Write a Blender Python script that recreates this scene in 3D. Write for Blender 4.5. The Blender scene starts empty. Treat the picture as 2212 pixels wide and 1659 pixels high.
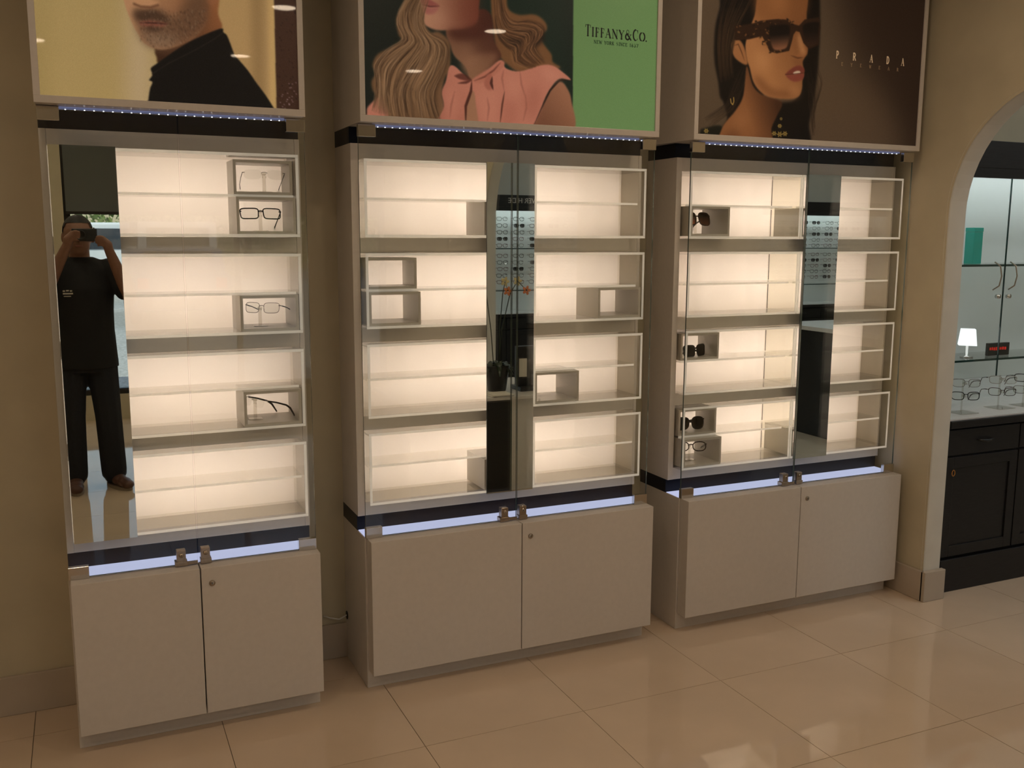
import bpy, bmesh, math, random
import numpy as np
from mathutils import Vector, Matrix

random.seed(7)
rng = np.random.default_rng(7)
SC = bpy.context.scene
COL = SC.collection

# ------------------------------------------------------------------ camera
FPX, YAW, PITCH, ROLL, EYE = 2066.17, math.radians(24.186), math.radians(8.736), math.radians(0.229), 1.6
def cam_axes():
    f = Vector((math.sin(YAW), math.cos(YAW), 0)); r = Vector((math.cos(YAW), -math.sin(YAW), 0)); u = Vector((0, 0, 1))
    f2 = f * math.cos(PITCH) - u * math.sin(PITCH); u2 = u * math.cos(PITCH) + f * math.sin(PITCH)
    r3 = r * math.cos(ROLL) + u2 * math.sin(ROLL); u3 = u2 * math.cos(ROLL) - r * math.sin(ROLL)
    return r3, u3, f2
AX = cam_axes()
cd = bpy.data.cameras.new('camera'); cam = bpy.data.objects.new('camera', cd); COL.objects.link(cam)
cd.sensor_fit = 'HORIZONTAL'; cd.sensor_width = 36.0; cd.lens = FPX / 2212 * 36.0
cd.clip_start = 0.02; cd.clip_end = 200
m = Matrix.Identity(4)
for i in range(3):
    m[i][0] = AX[0][i]; m[i][1] = AX[1][i]; m[i][2] = -AX[2][i]
m[2][3] = EYE
cam.matrix_world = m
SC.camera = cam

# ------------------------------------------------------------------ world, exposure
SC.view_settings.view_transform = 'Standard'; SC.view_settings.look = 'None'
SC.view_settings.gamma = 1.0; SC.view_settings.use_curve_mapping = False
SC.view_settings.exposure = 0.0
w = bpy.data.worlds.new('sky'); SC.world = w; w.use_nodes = True
nt = w.node_tree; nt.nodes.clear()
sk = nt.nodes.new('ShaderNodeTexSky'); sk.sky_type = 'NISHITA'; sk.sun_disc = False
sk.sun_elevation = math.radians(48); sk.sun_rotation = math.radians(120); sk.air_density = 1.2; sk.dust_density = 1.5
bg = nt.nodes.new('ShaderNodeBackground'); bg.inputs[1].default_value = 0.16
wo = nt.nodes.new('ShaderNodeOutputWorld')
nt.links.new(sk.outputs[0], bg.inputs[0]); nt.links.new(bg.outputs[0], wo.inputs[0])
sl = bpy.data.lights.new('sun', 'SUN'); sl.energy = 3.6; sl.angle = 0.01; sl.color = (1.0, 0.95, 0.86)
so_ = bpy.data.objects.new('sun', sl); COL.objects.link(so_); so_.rotation_euler = Vector((0.25, -0.62, -0.74)).to_track_quat('-Z', 'Y').to_euler()
SC.cycles.transparent_max_bounces = 20
SC.cycles.max_bounces = 8; SC.cycles.diffuse_bounces = 3; SC.cycles.glossy_bounces = 5
SC.cycles.sample_clamp_indirect = 0.0
SC.cycles.use_denoising = True; SC.cycles.adaptive_threshold = 0.02
CAN_POWER = 80.0
CAN2_POWER = 95.0      # ceiling can lights, next room
ROW_POWER = 13.2
LED_POWER = 0.75
PRINT_GLOW = 0.5         # emission added to the poster prints; the boxes hold no lamps

# ------------------------------------------------------------------ helpers
class MB:
    """collects shapes in world coordinates; build() links them as one mesh object"""
    def __init__(s): s.v = []; s.f = []; s.m = []; s.sm = []
    def add(s, vs, fs, mat=0, smooth=False):
        o = len(s.v); s.v += [tuple(p) for p in vs]
        for k, f in enumerate(fs):
            s.f.append(tuple(i + o for i in f)); s.m.append(mat[k] if isinstance(mat, (list, tuple)) else mat); s.sm.append(smooth)
        return s
    def box(s, x0, x1, y0, y1, z0, z1, mat=0, bev=0.0):
        # face order x-, x+, y-, y+, z-, z+
        if bev <= 0:
            vs = [(x, y, z) for x in (x0, x1) for y in (y0, y1) for z in (z0, z1)]
            fs = [(0, 1, 3, 2), (4, 6, 7, 5), (0, 4, 5, 1), (2, 3, 7, 6), (0, 2, 6, 4), (1, 5, 7, 3)]
            return s.add(vs, fs, mat)
        b = bmesh.new(); bmesh.ops.create_cube(b, size=1.0)
        for q in b.verts: q.co = Vector((x0 + (q.co.x + .5) * (x1 - x0), y0 + (q.co.y + .5) * (y1 - y0), z0 + (q.co.z + .5) * (z1 - z0)))
        bmesh.ops.bevel(b, geom=list(b.edges), offset=bev, segments=2, affect='EDGES', profile=0.5)
        b.verts.ensure_lookup_table(); b.verts.index_update()
        s.add([q.co for q in b.verts], [[q.index for q in f.verts] for f in b.faces], mat if isinstance(mat, int) else 0)
        b.free(); return s
    def tube(s, path, r, seg=8, mat=0, flat=1.0, cap=True, closed=False, up=(0, 0, 1)):
        P = [Vector(p) for p in path]; n = len(P)
        R = r if isinstance(r, (list, tuple)) else [r] * n
        prev = None; vs = []
        for i, p in enumerate(P):
            a = P[(i + 1) % n] if (closed or i < n - 1) else p
            b = P[(i - 1) % n] if (closed or i > 0) else p
            t = (a - b).normalized()
            if prev is None:
                ref = Vector(up)
                if abs(t.dot(ref)) > 0.95: ref = Vector((1, 0, 0))
                nx = t.cross(ref).normalized()
            else:
                nx = (prev - t * prev.dot(t)).normalized()
            prev = nx; ny = t.cross(nx)
            for k in range(seg):
                an = 2 * math.pi * k / seg
                vs.append(p + nx * math.cos(an) * R[i] * flat + ny * math.sin(an) * R[i])
        fs = []
        for i in range(n if closed else n - 1):
            j = (i + 1) % n
            for k in range(seg):
                l = (k + 1) % seg
                fs.append((i * seg + k, j * seg + k, j * seg + l, i * seg + l))
        if cap and not closed:
            fs.append(tuple(range(seg))); fs.append(tuple((n - 1) * seg + k for k in reversed(range(seg))))
        return s.add(vs, fs, mat, True)
    def prism(s, poly, axis, a, b, mat=0):
        """extrude a 2-D polygon along axis ('x','y','z') from a to b"""
        def pt(q, t):
            return {'x': (t, q[0], q[1]), 'y': (q[0], t, q[1]), 'z': (q[0], q[1], t)}[axis]
        n = len(poly); vs = [pt(q, a) for q in poly] + [pt(q, b) for q in poly]
        fs = [tuple(range(n)), tuple(reversed(range(n, 2 * n)))] + [(i, n + i, n + (i + 1) % n, (i + 1) % n) for i in range(n)]
        return s.add(vs, fs, mat)
    def lathe(s, prof, c, axis='z', seg=24, mat=0):
        vs = []; fs = []; n = len(prof)
        for k in range(seg):
            a = 2 * math.pi * k / seg
            for r, h in prof:
                x, y = r * math.cos(a), r * math.sin(a)
                q = {'z': (x, y, h), 'y': (x, h, y), 'x': (h, x, y)}[axis]
                vs.append((c[0] + q[0], c[1] + q[1], c[2] + q[2]))
        for k in range(seg):
            l = (k + 1) % seg
            for i in range(n - 1): fs.append((k * n + i, l * n + i, l * n + i + 1, k * n + i + 1))
        fs.append(tuple(k * n for k in reversed(range(seg)))); fs.append(tuple(k * n + n - 1 for k in range(seg)))
        return s.add(vs, fs, mat, True)
    def loft(s, rings, seg=20, mat=0):
        """rings: (centre, rx, ry) horizontal ellipses, bottom to top"""
        vs = []; fs = []
        for c, rx, ry in rings:
            for k in range(seg):
                a = 2 * math.pi * k / seg; vs.append((c[0] + rx * math.cos(a), c[1] + ry * math.sin(a), c[2]))
        for i in range(len(rings) - 1):
            for k in range(seg):
                l = (k + 1) % seg; fs.append((i * seg + k, i * seg + l, (i + 1) * seg + l, (i + 1) * seg + k))
        fs.append(tuple(reversed(range(seg)))); fs.append(tuple((len(rings) - 1) * seg + k for k in range(seg)))
        return s.add(vs, fs, mat, True)
    def ball(s, c, rx, ry=None, rz=None, seg=16, rot=None, mat=0):
        ry = rx if ry is None else ry; rz = rx if rz is None else rz
        n = seg // 2; vs = []; fs = []
        for i in range(n + 1):
            t = math.pi * i / n
            for k in range(seg):
                a = 2 * math.pi * k / seg
                q = Vector((rx * math.sin(t) * math.cos(a), ry * math.sin(t) * math.sin(a), rz * math.cos(t)))
                if rot is not None: q = rot @ q
                vs.append(Vector(c) + q)
        for i in range(n):
            for k in range(seg):
                l = (k + 1) % seg; fs.append((i * seg + k, (i + 1) * seg + k, (i + 1) * seg + l, i * seg + l))
        return s.add(vs, fs, mat, True)
    def mesh(s, name, origin=(0, 0, 0)):
        me = bpy.data.meshes.new(name)
        me.from_pydata([(p[0] - origin[0], p[1] - origin[1], p[2] - origin[2]) for p in s.v], [], s.f)
        me.polygons.foreach_set('material_index', s.m); me.polygons.foreach_set('use_smooth', s.sm)
        me.validate(); me.update(); return me
    def build(s, name, mats, parent=None, local=False):
        o0 = (0, 0, 0)
        if parent is not None and not local: o0 = world_loc(parent)
        me = s.mesh(name, o0)
        for q in (mats if isinstance(mats, (list, tuple)) else [mats]): me.materials.append(q)
        o = bpy.data.objects.new(name, me); COL.objects.link(o); o.parent = parent
        return o
def world_loc(o):
    p = Vector((0, 0, 0))
    while o is not None: p += o.location; o = o.parent
    return p
def tag(o, label=None, cat=None, group=None, kind=None):
    if label: o['label'] = label
    if cat: o['category'] = cat
    if group: o['group'] = group
    if kind: o['kind'] = kind
    return o
def thing(name, label, cat, loc=(0, 0, 0), rot=(0, 0, 0), group=None):
    o = bpy.data.objects.new(name, None); COL.objects.link(o); o.empty_display_size = 0.05
    o.location = loc; o.rotation_euler = rot
    return tag(o, label, cat, group)
def part_empty(name, parent):
    o = bpy.data.objects.new(name, None); COL.objects.link(o); o.empty_display_size = 0.03; o.parent = parent
    return o
def copy_tree(o, parent=None):
    c = o.copy(); COL.objects.link(c); c.parent = parent
    for ch in list(o.children): copy_tree(ch, c)
    return c
def struct(name, mb, mats, label=None):
    o = mb.build(name, mats); tag(o, label, None, None, 'structure'); return o

# ------------------------------------------------------------------ materials
def lin(r, g, b): return tuple((c / 255 / 12.92 if c / 255 <= 0.04045 else ((c / 255 + 0.055) / 1.055) ** 2.4) for c in (r, g, b))
def new_mat(name):
    mt = bpy.data.materials.new(name); mt.use_nodes = True
    nt = mt.node_tree; return mt, nt, nt.nodes['Principled BSDF']
def pbr(name, col, rough=0.5, metal=0.0, spec=0.5, noise=0.0, nscale=30.0, bump=0.0, coat=0.0, emit=None, estr=0.0, stretch=None):
    mt, nt, b = new_mat(name)
    b.inputs['Base Color'].default_value = (*col, 1); b.inputs['Roughness'].default_value = rough
    b.inputs['Metallic'].default_value = metal; b.inputs['Specular IOR Level'].default_value = spec
    if coat: b.inputs['Coat Weight'].default_value = coat; b.inputs['Coat Roughness'].default_value = 0.05
    if emit: b.inputs['Emission Color'].default_value = (*emit, 1); b.inputs['Emission Strength'].default_value = estr
    if noise or bump:
        tc = nt.nodes.new('ShaderNodeTexCoord'); mp = nt.nodes.new('ShaderNodeMapping'); n = nt.nodes.new('ShaderNodeTexNoise')
        if stretch: mp.inputs['Scale'].default_value = stretch
        n.inputs['Scale'].default_value = nscale; n.inputs['Detail'].default_value = 4
        nt.links.new(tc.outputs['Object'], mp.inputs[0]); nt.links.new(mp.outputs[0], n.inputs['Vector'])
        if noise:
            r = nt.nodes.new('ShaderNodeValToRGB')
            r.color_ramp.elements[0].position = 0.3; r.color_ramp.elements[1].position = 0.7
            r.color_ramp.elements[0].color = (*[c * (1 - noise) for c in col], 1); r.color_ramp.elements[1].color = (*[min(1, c * (1 + noise)) for c in col], 1)
            nt.links.new(n.outputs['Fac'], r.inputs[0]); nt.links.new(r.outputs[0], b.inputs['Base Color'])
        if bump:
            bp = nt.nodes.new('ShaderNodeBump'); bp.inputs['Strength'].default_value = bump; bp.inputs['Distance'].default_value = 0.002
            nt.links.new(n.outputs['Fac'], bp.inputs['Height']); nt.links.new(bp.outputs[0], b.inputs['Normal'])
    return mt
def clear(name, tint, ior=1.5, rough=0.0):
    """clear sheet: light passes straight through, Fresnel reflection on top"""
    mt = bpy.data.materials.new(name); mt.use_nodes = True; nt = mt.node_tree; nt.nodes.clear()
    t = nt.nodes.new('ShaderNodeBsdfTransparent'); t.inputs[0].default_value = (*tint, 1)
    g = nt.nodes.new('ShaderNodeBsdfGlossy'); g.inputs['Roughness'].default_value = rough
    lw = nt.nodes.new('ShaderNodeLayerWeight'); lw.inputs[0].default_value = 0.5
    pw = nt.nodes.new('ShaderNodeMath'); pw.operation = 'POWER'; pw.inputs[1].default_value = 5.0
    f0 = ((ior - 1) / (ior + 1)) ** 2
    f = nt.nodes.new('ShaderNodeMath'); f.operation = 'MULTIPLY_ADD'; f.inputs[1].default_value = 1 - f0; f.inputs[2].default_value = f0
    nt.links.new(lw.outputs['Facing'], pw.inputs[0]); nt.links.new(pw.outputs[0], f.inputs[0])
    mx = nt.nodes.new('ShaderNodeMixShader'); o = nt.nodes.new('ShaderNodeOutputMaterial')
    nt.links.new(f.outputs[0], mx.inputs[0]); nt.links.new(t.outputs[0], mx.inputs[1]); nt.links.new(g.outputs[0], mx.inputs[2])
    nt.links.new(mx.outputs[0], o.inputs[0]); return mt
def frosted(name, col, mix=0.5, edge_glow=0.0):
    """polished or frosted acrylic that lets light through diffusely"""
    mt = bpy.data.materials.new(name); mt.use_nodes = True; nt = mt.node_tree; nt.nodes.clear()
    d = nt.nodes.new('ShaderNodeBsdfDiffuse'); d.inputs[0].default_value = (*col, 1)
    t = nt.nodes.new('ShaderNodeBsdfTranslucent'); t.inputs[0].default_value = (*col, 1)
    mx = nt.nodes.new('ShaderNodeMixShader'); mx.inputs[0].default_value = mix
    g = nt.nodes.new('ShaderNodeBsdfGlossy'); g.inputs['Roughness'].default_value = 0.15
    m2 = nt.nodes.new('ShaderNodeMixShader'); m2.inputs[0].default_value = 0.04
    o = nt.nodes.new('ShaderNodeOutputMaterial')
    nt.links.new(d.outputs[0], mx.inputs[1]); nt.links.new(t.outputs[0], mx.inputs[2])
    nt.links.new(mx.outputs[0], m2.inputs[1]); nt.links.new(g.outputs[0], m2.inputs[2])
    if edge_glow:      # emission added to the sawn edges, standing in for light carried through the sheet
        e = nt.nodes.new('ShaderNodeEmission'); e.inputs[0].default_value = (1.0, 0.86, 0.70, 1); e.inputs[1].default_value = edge_glow; ad = nt.nodes.new('ShaderNodeAddShader')
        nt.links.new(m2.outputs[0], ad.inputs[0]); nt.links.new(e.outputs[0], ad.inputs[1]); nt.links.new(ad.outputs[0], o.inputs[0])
    else: nt.links.new(m2.outputs[0], o.inputs[0])
    return mt
def glow(name, col, s):
    mt = bpy.data.materials.new(name); mt.use_nodes = True; nt = mt.node_tree; nt.nodes.clear()
    e = nt.nodes.new('ShaderNodeEmission'); e.inputs[0].default_value = (*col, 1); e.inputs[1].default_value = s
    o = nt.nodes.new('ShaderNodeOutputMaterial'); nt.links.new(e.outputs[0], o.inputs[0]); return mt

M = {}
M['laminate'] = pbr('white_laminate', (0.67, 0.615, 0.555), 0.28, spec=0.45, noise=0.02, nscale=60)
M['panel'] = pbr('white_panel', (0.78, 0.75, 0.70), 0.6, spec=0.2, noise=0.015, nscale=20)
M['band'] = pbr('black_band', (0.008, 0.009, 0.016), 0.3, spec=0.15)
M['acrylic'] = clear('clear_acrylic', (0.985, 0.98, 0.955), 1.42)
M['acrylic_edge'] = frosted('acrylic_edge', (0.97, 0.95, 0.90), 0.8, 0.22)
M['cube'] = pbr('white_acrylic', (0.60, 0.56, 0.50), 0.3, spec=0.4)
M['glass'] = clear('door_glass', (0.97, 0.985, 0.975), 1.5)
M['glass_edge'] = pbr('glass_edge', (0.10, 0.14, 0.125), 0.15, spec=0.7)
M['mirror'] = pbr('mirror', (0.86, 0.88, 0.87), 0.0, metal=1.0)
M['mirror_edge'] = pbr('mirror_edge', (0.03, 0.04, 0.05), 0.3)
M['chrome'] = pbr('chrome', (0.62, 0.60, 0.57), 0.12, metal=1.0)
M['nickel'] = pbr('brushed_nickel', (0.42, 0.35, 0.28), 0.3, metal=1.0, noise=0.1, nscale=120)
M['keyhole'] = pbr('keyhole', (0.02, 0.018, 0.015), 0.5)
M['wall'] = pbr('tan_wall_paint', (0.57, 0.50, 0.355), 0.75, spec=0.2, noise=0.05, nscale=6, bump=0.12)
M['arch'] = pbr('arch_paint', (0.68, 0.64, 0.56), 0.7, spec=0.2, noise=0.04, nscale=8, bump=0.1)
M['baseboard'] = pbr('baseboard_paint', (0.50, 0.42, 0.33), 0.5, spec=0.3, noise=0.04, nscale=10)
M['ceiling'] = pbr('ceiling_paint', (0.55, 0.50, 0.42), 0.8, spec=0.1, noise=0.03)
M['tile'] = pbr('polished_tile', (0.70, 0.55, 0.405), 0.045, spec=0.8, noise=0.05, nscale=3)
M['grout'] = pbr('grout', (0.13, 0.095, 0.06), 0.7, noise=0.1, nscale=50)
M['led'] = glow('led_diode', (0.85, 0.88, 1.0), 4.0)
M['led_body'] = glow('led_strip_cover', (0.50, 0.54, 0.95), 0.24)
M['light_panel'] = glow('backlit_panel', (0.66, 0.70, 1.0), 0.76 * LED_POWER / 0.75)
M['opal'] = frosted('opal_backlit_panel', (0.90, 0.86, 0.80), 0.6)
M['bar'] = [glow('led_bar_%s' % n_, (1.0, 0.86, 0.80), ROW_POWER * f_) for n_, f_ in (('full', 1.0), ('mid', .85), ('low', .62))]
M['seam'] = pbr('dark_seam', (0.05, 0.03, 0.02), 0.6)
M['black_wood'] = pbr('black_stained_wood', (0.013, 0.012, 0.012), 0.38, spec=0.35, noise=0.25, nscale=20, stretch=(1, 1, 8))
M['countertop'] = pbr('white_counter', (0.72, 0.70, 0.68), 0.2, noise=0.03, nscale=40)
M['black_plastic'] = pbr('black_plastic', (0.012, 0.012, 0.012), 0.35)
M['clear_stand'] = clear('stand_acrylic', (0.92, 0.91, 0.88), 1.5)

# ------------------------------------------------------------------ room measures
Y_WALL, Y_DOOR, Y_BODY, Y_WHITE, Y_CASE, Y_MIR, Y_BAND, Y_GLASS, Y_BACK = 3.448, 3.090, 3.150, 3.236, 3.177, 3.170, 3.250, 3.141, 3.366
CEIL = 2.95
XL, XR, YF = -2.6, 3.345, -2.7      # shop side walls and window wall
X2, YF2, Y2B = 9.6, -3.25, 3.42     # next room

# ------------------------------------------------------------------ floor of separate tiles
fl = MB(); fl.box(XL - .2, X2 + .2, YF2 - .3, Y_WALL + .15, -0.06, -0.0022)
floor = struct('floor', fl, M['grout'], 'polished cream tile floor')
T = 0.5685; GJ = 0.0011
tmb = MB(); tmb.box(GJ, T - GJ, GJ, T - GJ, -0.006, 0.0)
tme = tmb.mesh('tile'); tme.materials.append(M['tile'])
ty0 = 2.69 - 10 * T; tx0 = 0.912 - 6 * T
for i in range(20):
    for j in range(11):
        if tx0 + i * T > X2 or (i < 0): continue
        t = bpy.data.objects.new('tile', tme); COL.objects.link(t); t.parent = floor
        t.location = (tx0 + i * T, ty0 + j * T, rng.uniform(-0.0002, 0.0002))
# last row is cut by the back wall: a narrower tile
tmb = MB(); tmb.box(GJ, T - GJ, GJ, Y_WALL - (2.69 + T) - GJ, -0.006, 0.0)
tmc = tmb.mesh('tile'); tmc.materials.append(M['tile'])
for i in range(20):
    t = bpy.data.objects.new('tile', tmc); COL.objects.link(t); t.parent = floor; t.location = (tx0 + i * T, 2.69 + T, 0)

# ------------------------------------------------------------------ walls, arches, ceiling
struct('ceiling', MB().box(XL - .2, X2 + .2, YF2 - .3, Y_WALL + .15, CEIL, CEIL + .1), M['ceiling'])
struct('wall_back', MB().box(XL - .15, X2 + .15, Y_WALL, Y_WALL + .15, 0, CEIL), M['wall'], 'tan painted wall behind the cabinets')
struct('wall_left', MB().box(XL - .15, XL, YF - .15, Y_WALL, 0, CEIL), M['wall'])
def wall_with_arches(x0, x1, ya, yb, arches):
    """arches: (y0, y1, spring height). faces: 0 wall paint, 1 arch soffit paint"""
    mb = MB(); N = 28; y = ya
    def slab(a, b, za0, zb0):
        v = [(x, yy, zz) for x in (x0, x1) for (yy, zz) in ((a, za0), (b, zb0), (b, CEIL), (a, CEIL))]
        mb.add(v, [(0, 1, 2, 3), (7, 6, 5, 4)], 0)
    for (a, b, sp) in arches:
        slab(y, a, 0, 0)
        r = (b - a) / 2; c = (a + b) / 2; bv = 0.012
        prof = [(a, 0)] + [(c - r * math.cos(math.pi * k / N), sp + r * math.sin(math.pi * k / N)) for k in range(N + 1)] + [(b, 0)]
        for (p, q) in zip(prof[1:-2], prof[2:-1]): slab(p[0], q[0], p[1], q[1])
        # soffit with rounded edges
        def off(p, d):   # push outwards from the opening
            if p[1] < sp: return (p[0] + (-d if p[0] < c else d), p[1])
            n = Vector((p[0] - c, p[1] - sp)).normalized(); return (p[0] + n.x * d, p[1] + n.y * d)
        for (p, q) in zip(prof[:-1], prof[1:]):
            mb.add([(x0 - 0.0005, *off(p, bv)), (x0 - 0.0005, *off(q, bv)), (x0 + bv * .35, *off(q, bv * .25)), (x0 + bv * .35, *off(p, bv * .25)), (x0 + bv, *q), (x0 + bv, *p), (x1, *q), (x1, *p)],
                   [(0, 1, 2, 3), (3, 2, 4, 5), (5, 4, 6, 7)], 1, True)
        y = b
    slab(y, yb, 0, 0)
    return mb
struct('wall_right', wall_with_arches(XR, XR + .1, YF2, Y_WALL, [(-1.70, 0.0, 1.72), (1.975, 2.975, 1.70)]), [M['wall'], M['arch']], 'tan wall with a pale arched opening')
BBH = 0.138
def baseboard(name, x0, x1, y0, y1, hide=()):
    mb = MB(); mb.box(x0, x1, y0, y1, 0.0, BBH, bev=0.003); return struct(name, mb, M['baseboard'])
baseboard('baseboard_back', XL, XR - .013, Y_WALL - .013, Y_WALL)
mb = MB(); mb.box(XR - .013, XR, 2.962, Y_WALL - .014, 0, BBH, bev=.003); mb.box(XR - .013, XR + .113, 2.950, 2.9745, 0, BBH, bev=.003)
struct('baseboard_right', mb, M['baseboard'], 'painted baseboard wrapping the foot of the arch')
mb = MB(); mb.box(XR - .013, XR, 0.012, 1.963, 0, BBH, bev=.003); mb.box(XR - .013, XR + .113, 1.9755, 1.990, 0, BBH, bev=.003); mb.box(XR - .013, XR + .113, 0.0, .014, 0, BBH, bev=.003)
struct('baseboard_pier', mb, M['baseboard'])
# window wall with its opening
WX0, WX1, WZ0, WZ1 = -0.10, 2.7, 0.22, 2.42
mb = MB(); mb.box(XL, WX0, YF - .15, YF, 0, CEIL); mb.box(WX1, XR, YF - .15, YF, 0, CEIL); mb.box(WX0, WX1, YF - .15, YF, 0, WZ0); mb.box(WX0, WX1, YF - .15, YF, WZ1, CEIL)
struct('wall_front', mb, M['wall'])
mb = MB(); mb.box(X2, X2 + .15, YF2, Y_WALL, 0, CEIL); struct('wall_far', mb, M['wall'])
# next room: window wall, opening seen only in reflections
mb = MB(); mb.box(XR, 5.2, YF2 - .15, YF2, 0, CEIL); mb.box(5.2, 7.1, YF2 - .15, YF2, 2.35, CEIL); mb.box(5.2, 7.1, YF2 - .15, YF2, 0, .1); mb.box(7.1, X2, YF2 - .15, YF2, 0, CEIL)
struct('wall_street', mb, M['arch'])
M['alu'] = pbr('dark_aluminium', (0.05, 0.045, 0.04), 0.4, metal=0.8)
def window(name, x0, x1, y, z0, z1, n):
    f = MB(); w_ = .05
    f.box(x0, x1, y - .10, y - .04, z0, z0 + w_); f.box(x0, x1, y - .10, y - .04, z1 - w_, z1)
    for k in range(n + 1):
        xx = x0 + (x1 - x0 - w_) * k / n; f.box(xx, xx + w_, y - .10, y - .04, z0 + w_, z1 - w_)
    o = struct(name, f, M['alu'])
    for k in range(n):
        a = x0 + (x1 - x0 - w_) * k / n + w_; b = x0 + (x1 - x0 - w_) * (k + 1) / n
        MB().box(a, b, y - .074, y - .066, z0 + w_, z1 - w_).build('pane', M['glass'], o)
    return o
window('window_1', WX0, WX1, YF, WZ0, WZ1, 2)
window('window_2', 5.2, 7.1, YF2, 0.1, 2.35, 2)
M['shade'] = frosted('grey_roller_shade', (0.16, 0.17, 0.16), 0.25)
sh = thing('roller_shade', 'grey roller shade drawn partly down over the shop window', 'shade', (WX0, YF, 2.4))
MB().box(WX0 + .02, WX1 - .02, YF + .012, YF + .014, 1.80, 2.40).build('fabric', M['shade'], sh)
MB().box(WX0 + .02, WX1 - .02, YF + .006, YF + .02, 1.775, 1.80, bev=.002).build('bottom_bar', M['alu'], sh)
MB().tube([(WX0 + .02, YF + .04, 2.40), (WX1 - .02, YF + .04, 2.40)], .03, 12).build('roller', M['alu'], sh)

# ceiling lights
def can_lights(spots, mat, label, group):
    mb = MB(); mb.lathe([(0.092, 0), (0.092, -.006), (0.075, -.008), (0.07, -.002), (0.07, -.0005)], (0, 0, 0), seg=24)
    r_me = mb.mesh('trim_ring'); r_me.materials.append(M['panel'])
    mb = MB(); mb.lathe([(0.068, -.0008), (0.068, -.004), (0.05, -.005)], (0, 0, 0), seg=20); l_me = mb.mesh('lamp'); l_me.materials.append(mat)
    for (x, y) in spots:
        t = thing('ceiling_light', label, 'light', (x, y, CEIL), group=group)
        for n_, me in (('trim_ring', r_me), ('lamp', l_me)):
            o = bpy.data.objects.new(n_, me); COL.objects.link(o); o.parent = t
M['can'] = glow('can_lamp', (1.0, 0.78, 0.56), CAN_POWER)
M['can2'] = glow('can_lamp_cool', (0.92, 0.97, 1.0), CAN2_POWER)
can_lights([(x, y) for x in (-1.6, -0.2, 1.2, 2.6) for y in (-1.6, 0.1, 1.7)] + [(2.30, 2.35)], M['can'], 'recessed warm can light in the shop ceiling', 'shop can lights')  # the single last spot is an extra can, added to brighten the arch wall
can_lights([(x, y) for x in (4.35, 5.7, 7.3, 8.8) for y in (-1.8, 0.55, 2.2)], M['can2'], 'recessed cool can light in the ceiling beyond the arch', 'far room can lights')

# ------------------------------------------------------------------ display cabinets
ROWS = [(1.597, 1.857), (1.286, 1.544), (0.974, 1.233), (0.663, 0.921)]   # top row first
Z_TOP, Z_WB, Z_WT, Z_PB = 0.557, 0.612, 1.911, 1.966
KEY = (M['chrome'], M['nickel'])
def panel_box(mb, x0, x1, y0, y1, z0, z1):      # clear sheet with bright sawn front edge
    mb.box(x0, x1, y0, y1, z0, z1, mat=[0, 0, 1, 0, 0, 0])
def acrylic_case(cab, x0, x1, z0, z1, dy):
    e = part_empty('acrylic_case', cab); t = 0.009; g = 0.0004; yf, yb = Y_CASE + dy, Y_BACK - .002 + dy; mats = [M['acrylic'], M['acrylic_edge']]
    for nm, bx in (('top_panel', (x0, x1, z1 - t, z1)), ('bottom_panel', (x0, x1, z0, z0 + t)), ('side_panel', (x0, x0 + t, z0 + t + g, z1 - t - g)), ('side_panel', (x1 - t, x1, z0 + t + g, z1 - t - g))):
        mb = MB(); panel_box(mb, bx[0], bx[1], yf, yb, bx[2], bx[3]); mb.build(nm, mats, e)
    zm = (z0 + z1) / 2
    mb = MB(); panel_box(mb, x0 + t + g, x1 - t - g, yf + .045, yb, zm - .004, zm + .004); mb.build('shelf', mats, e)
    return e
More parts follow.
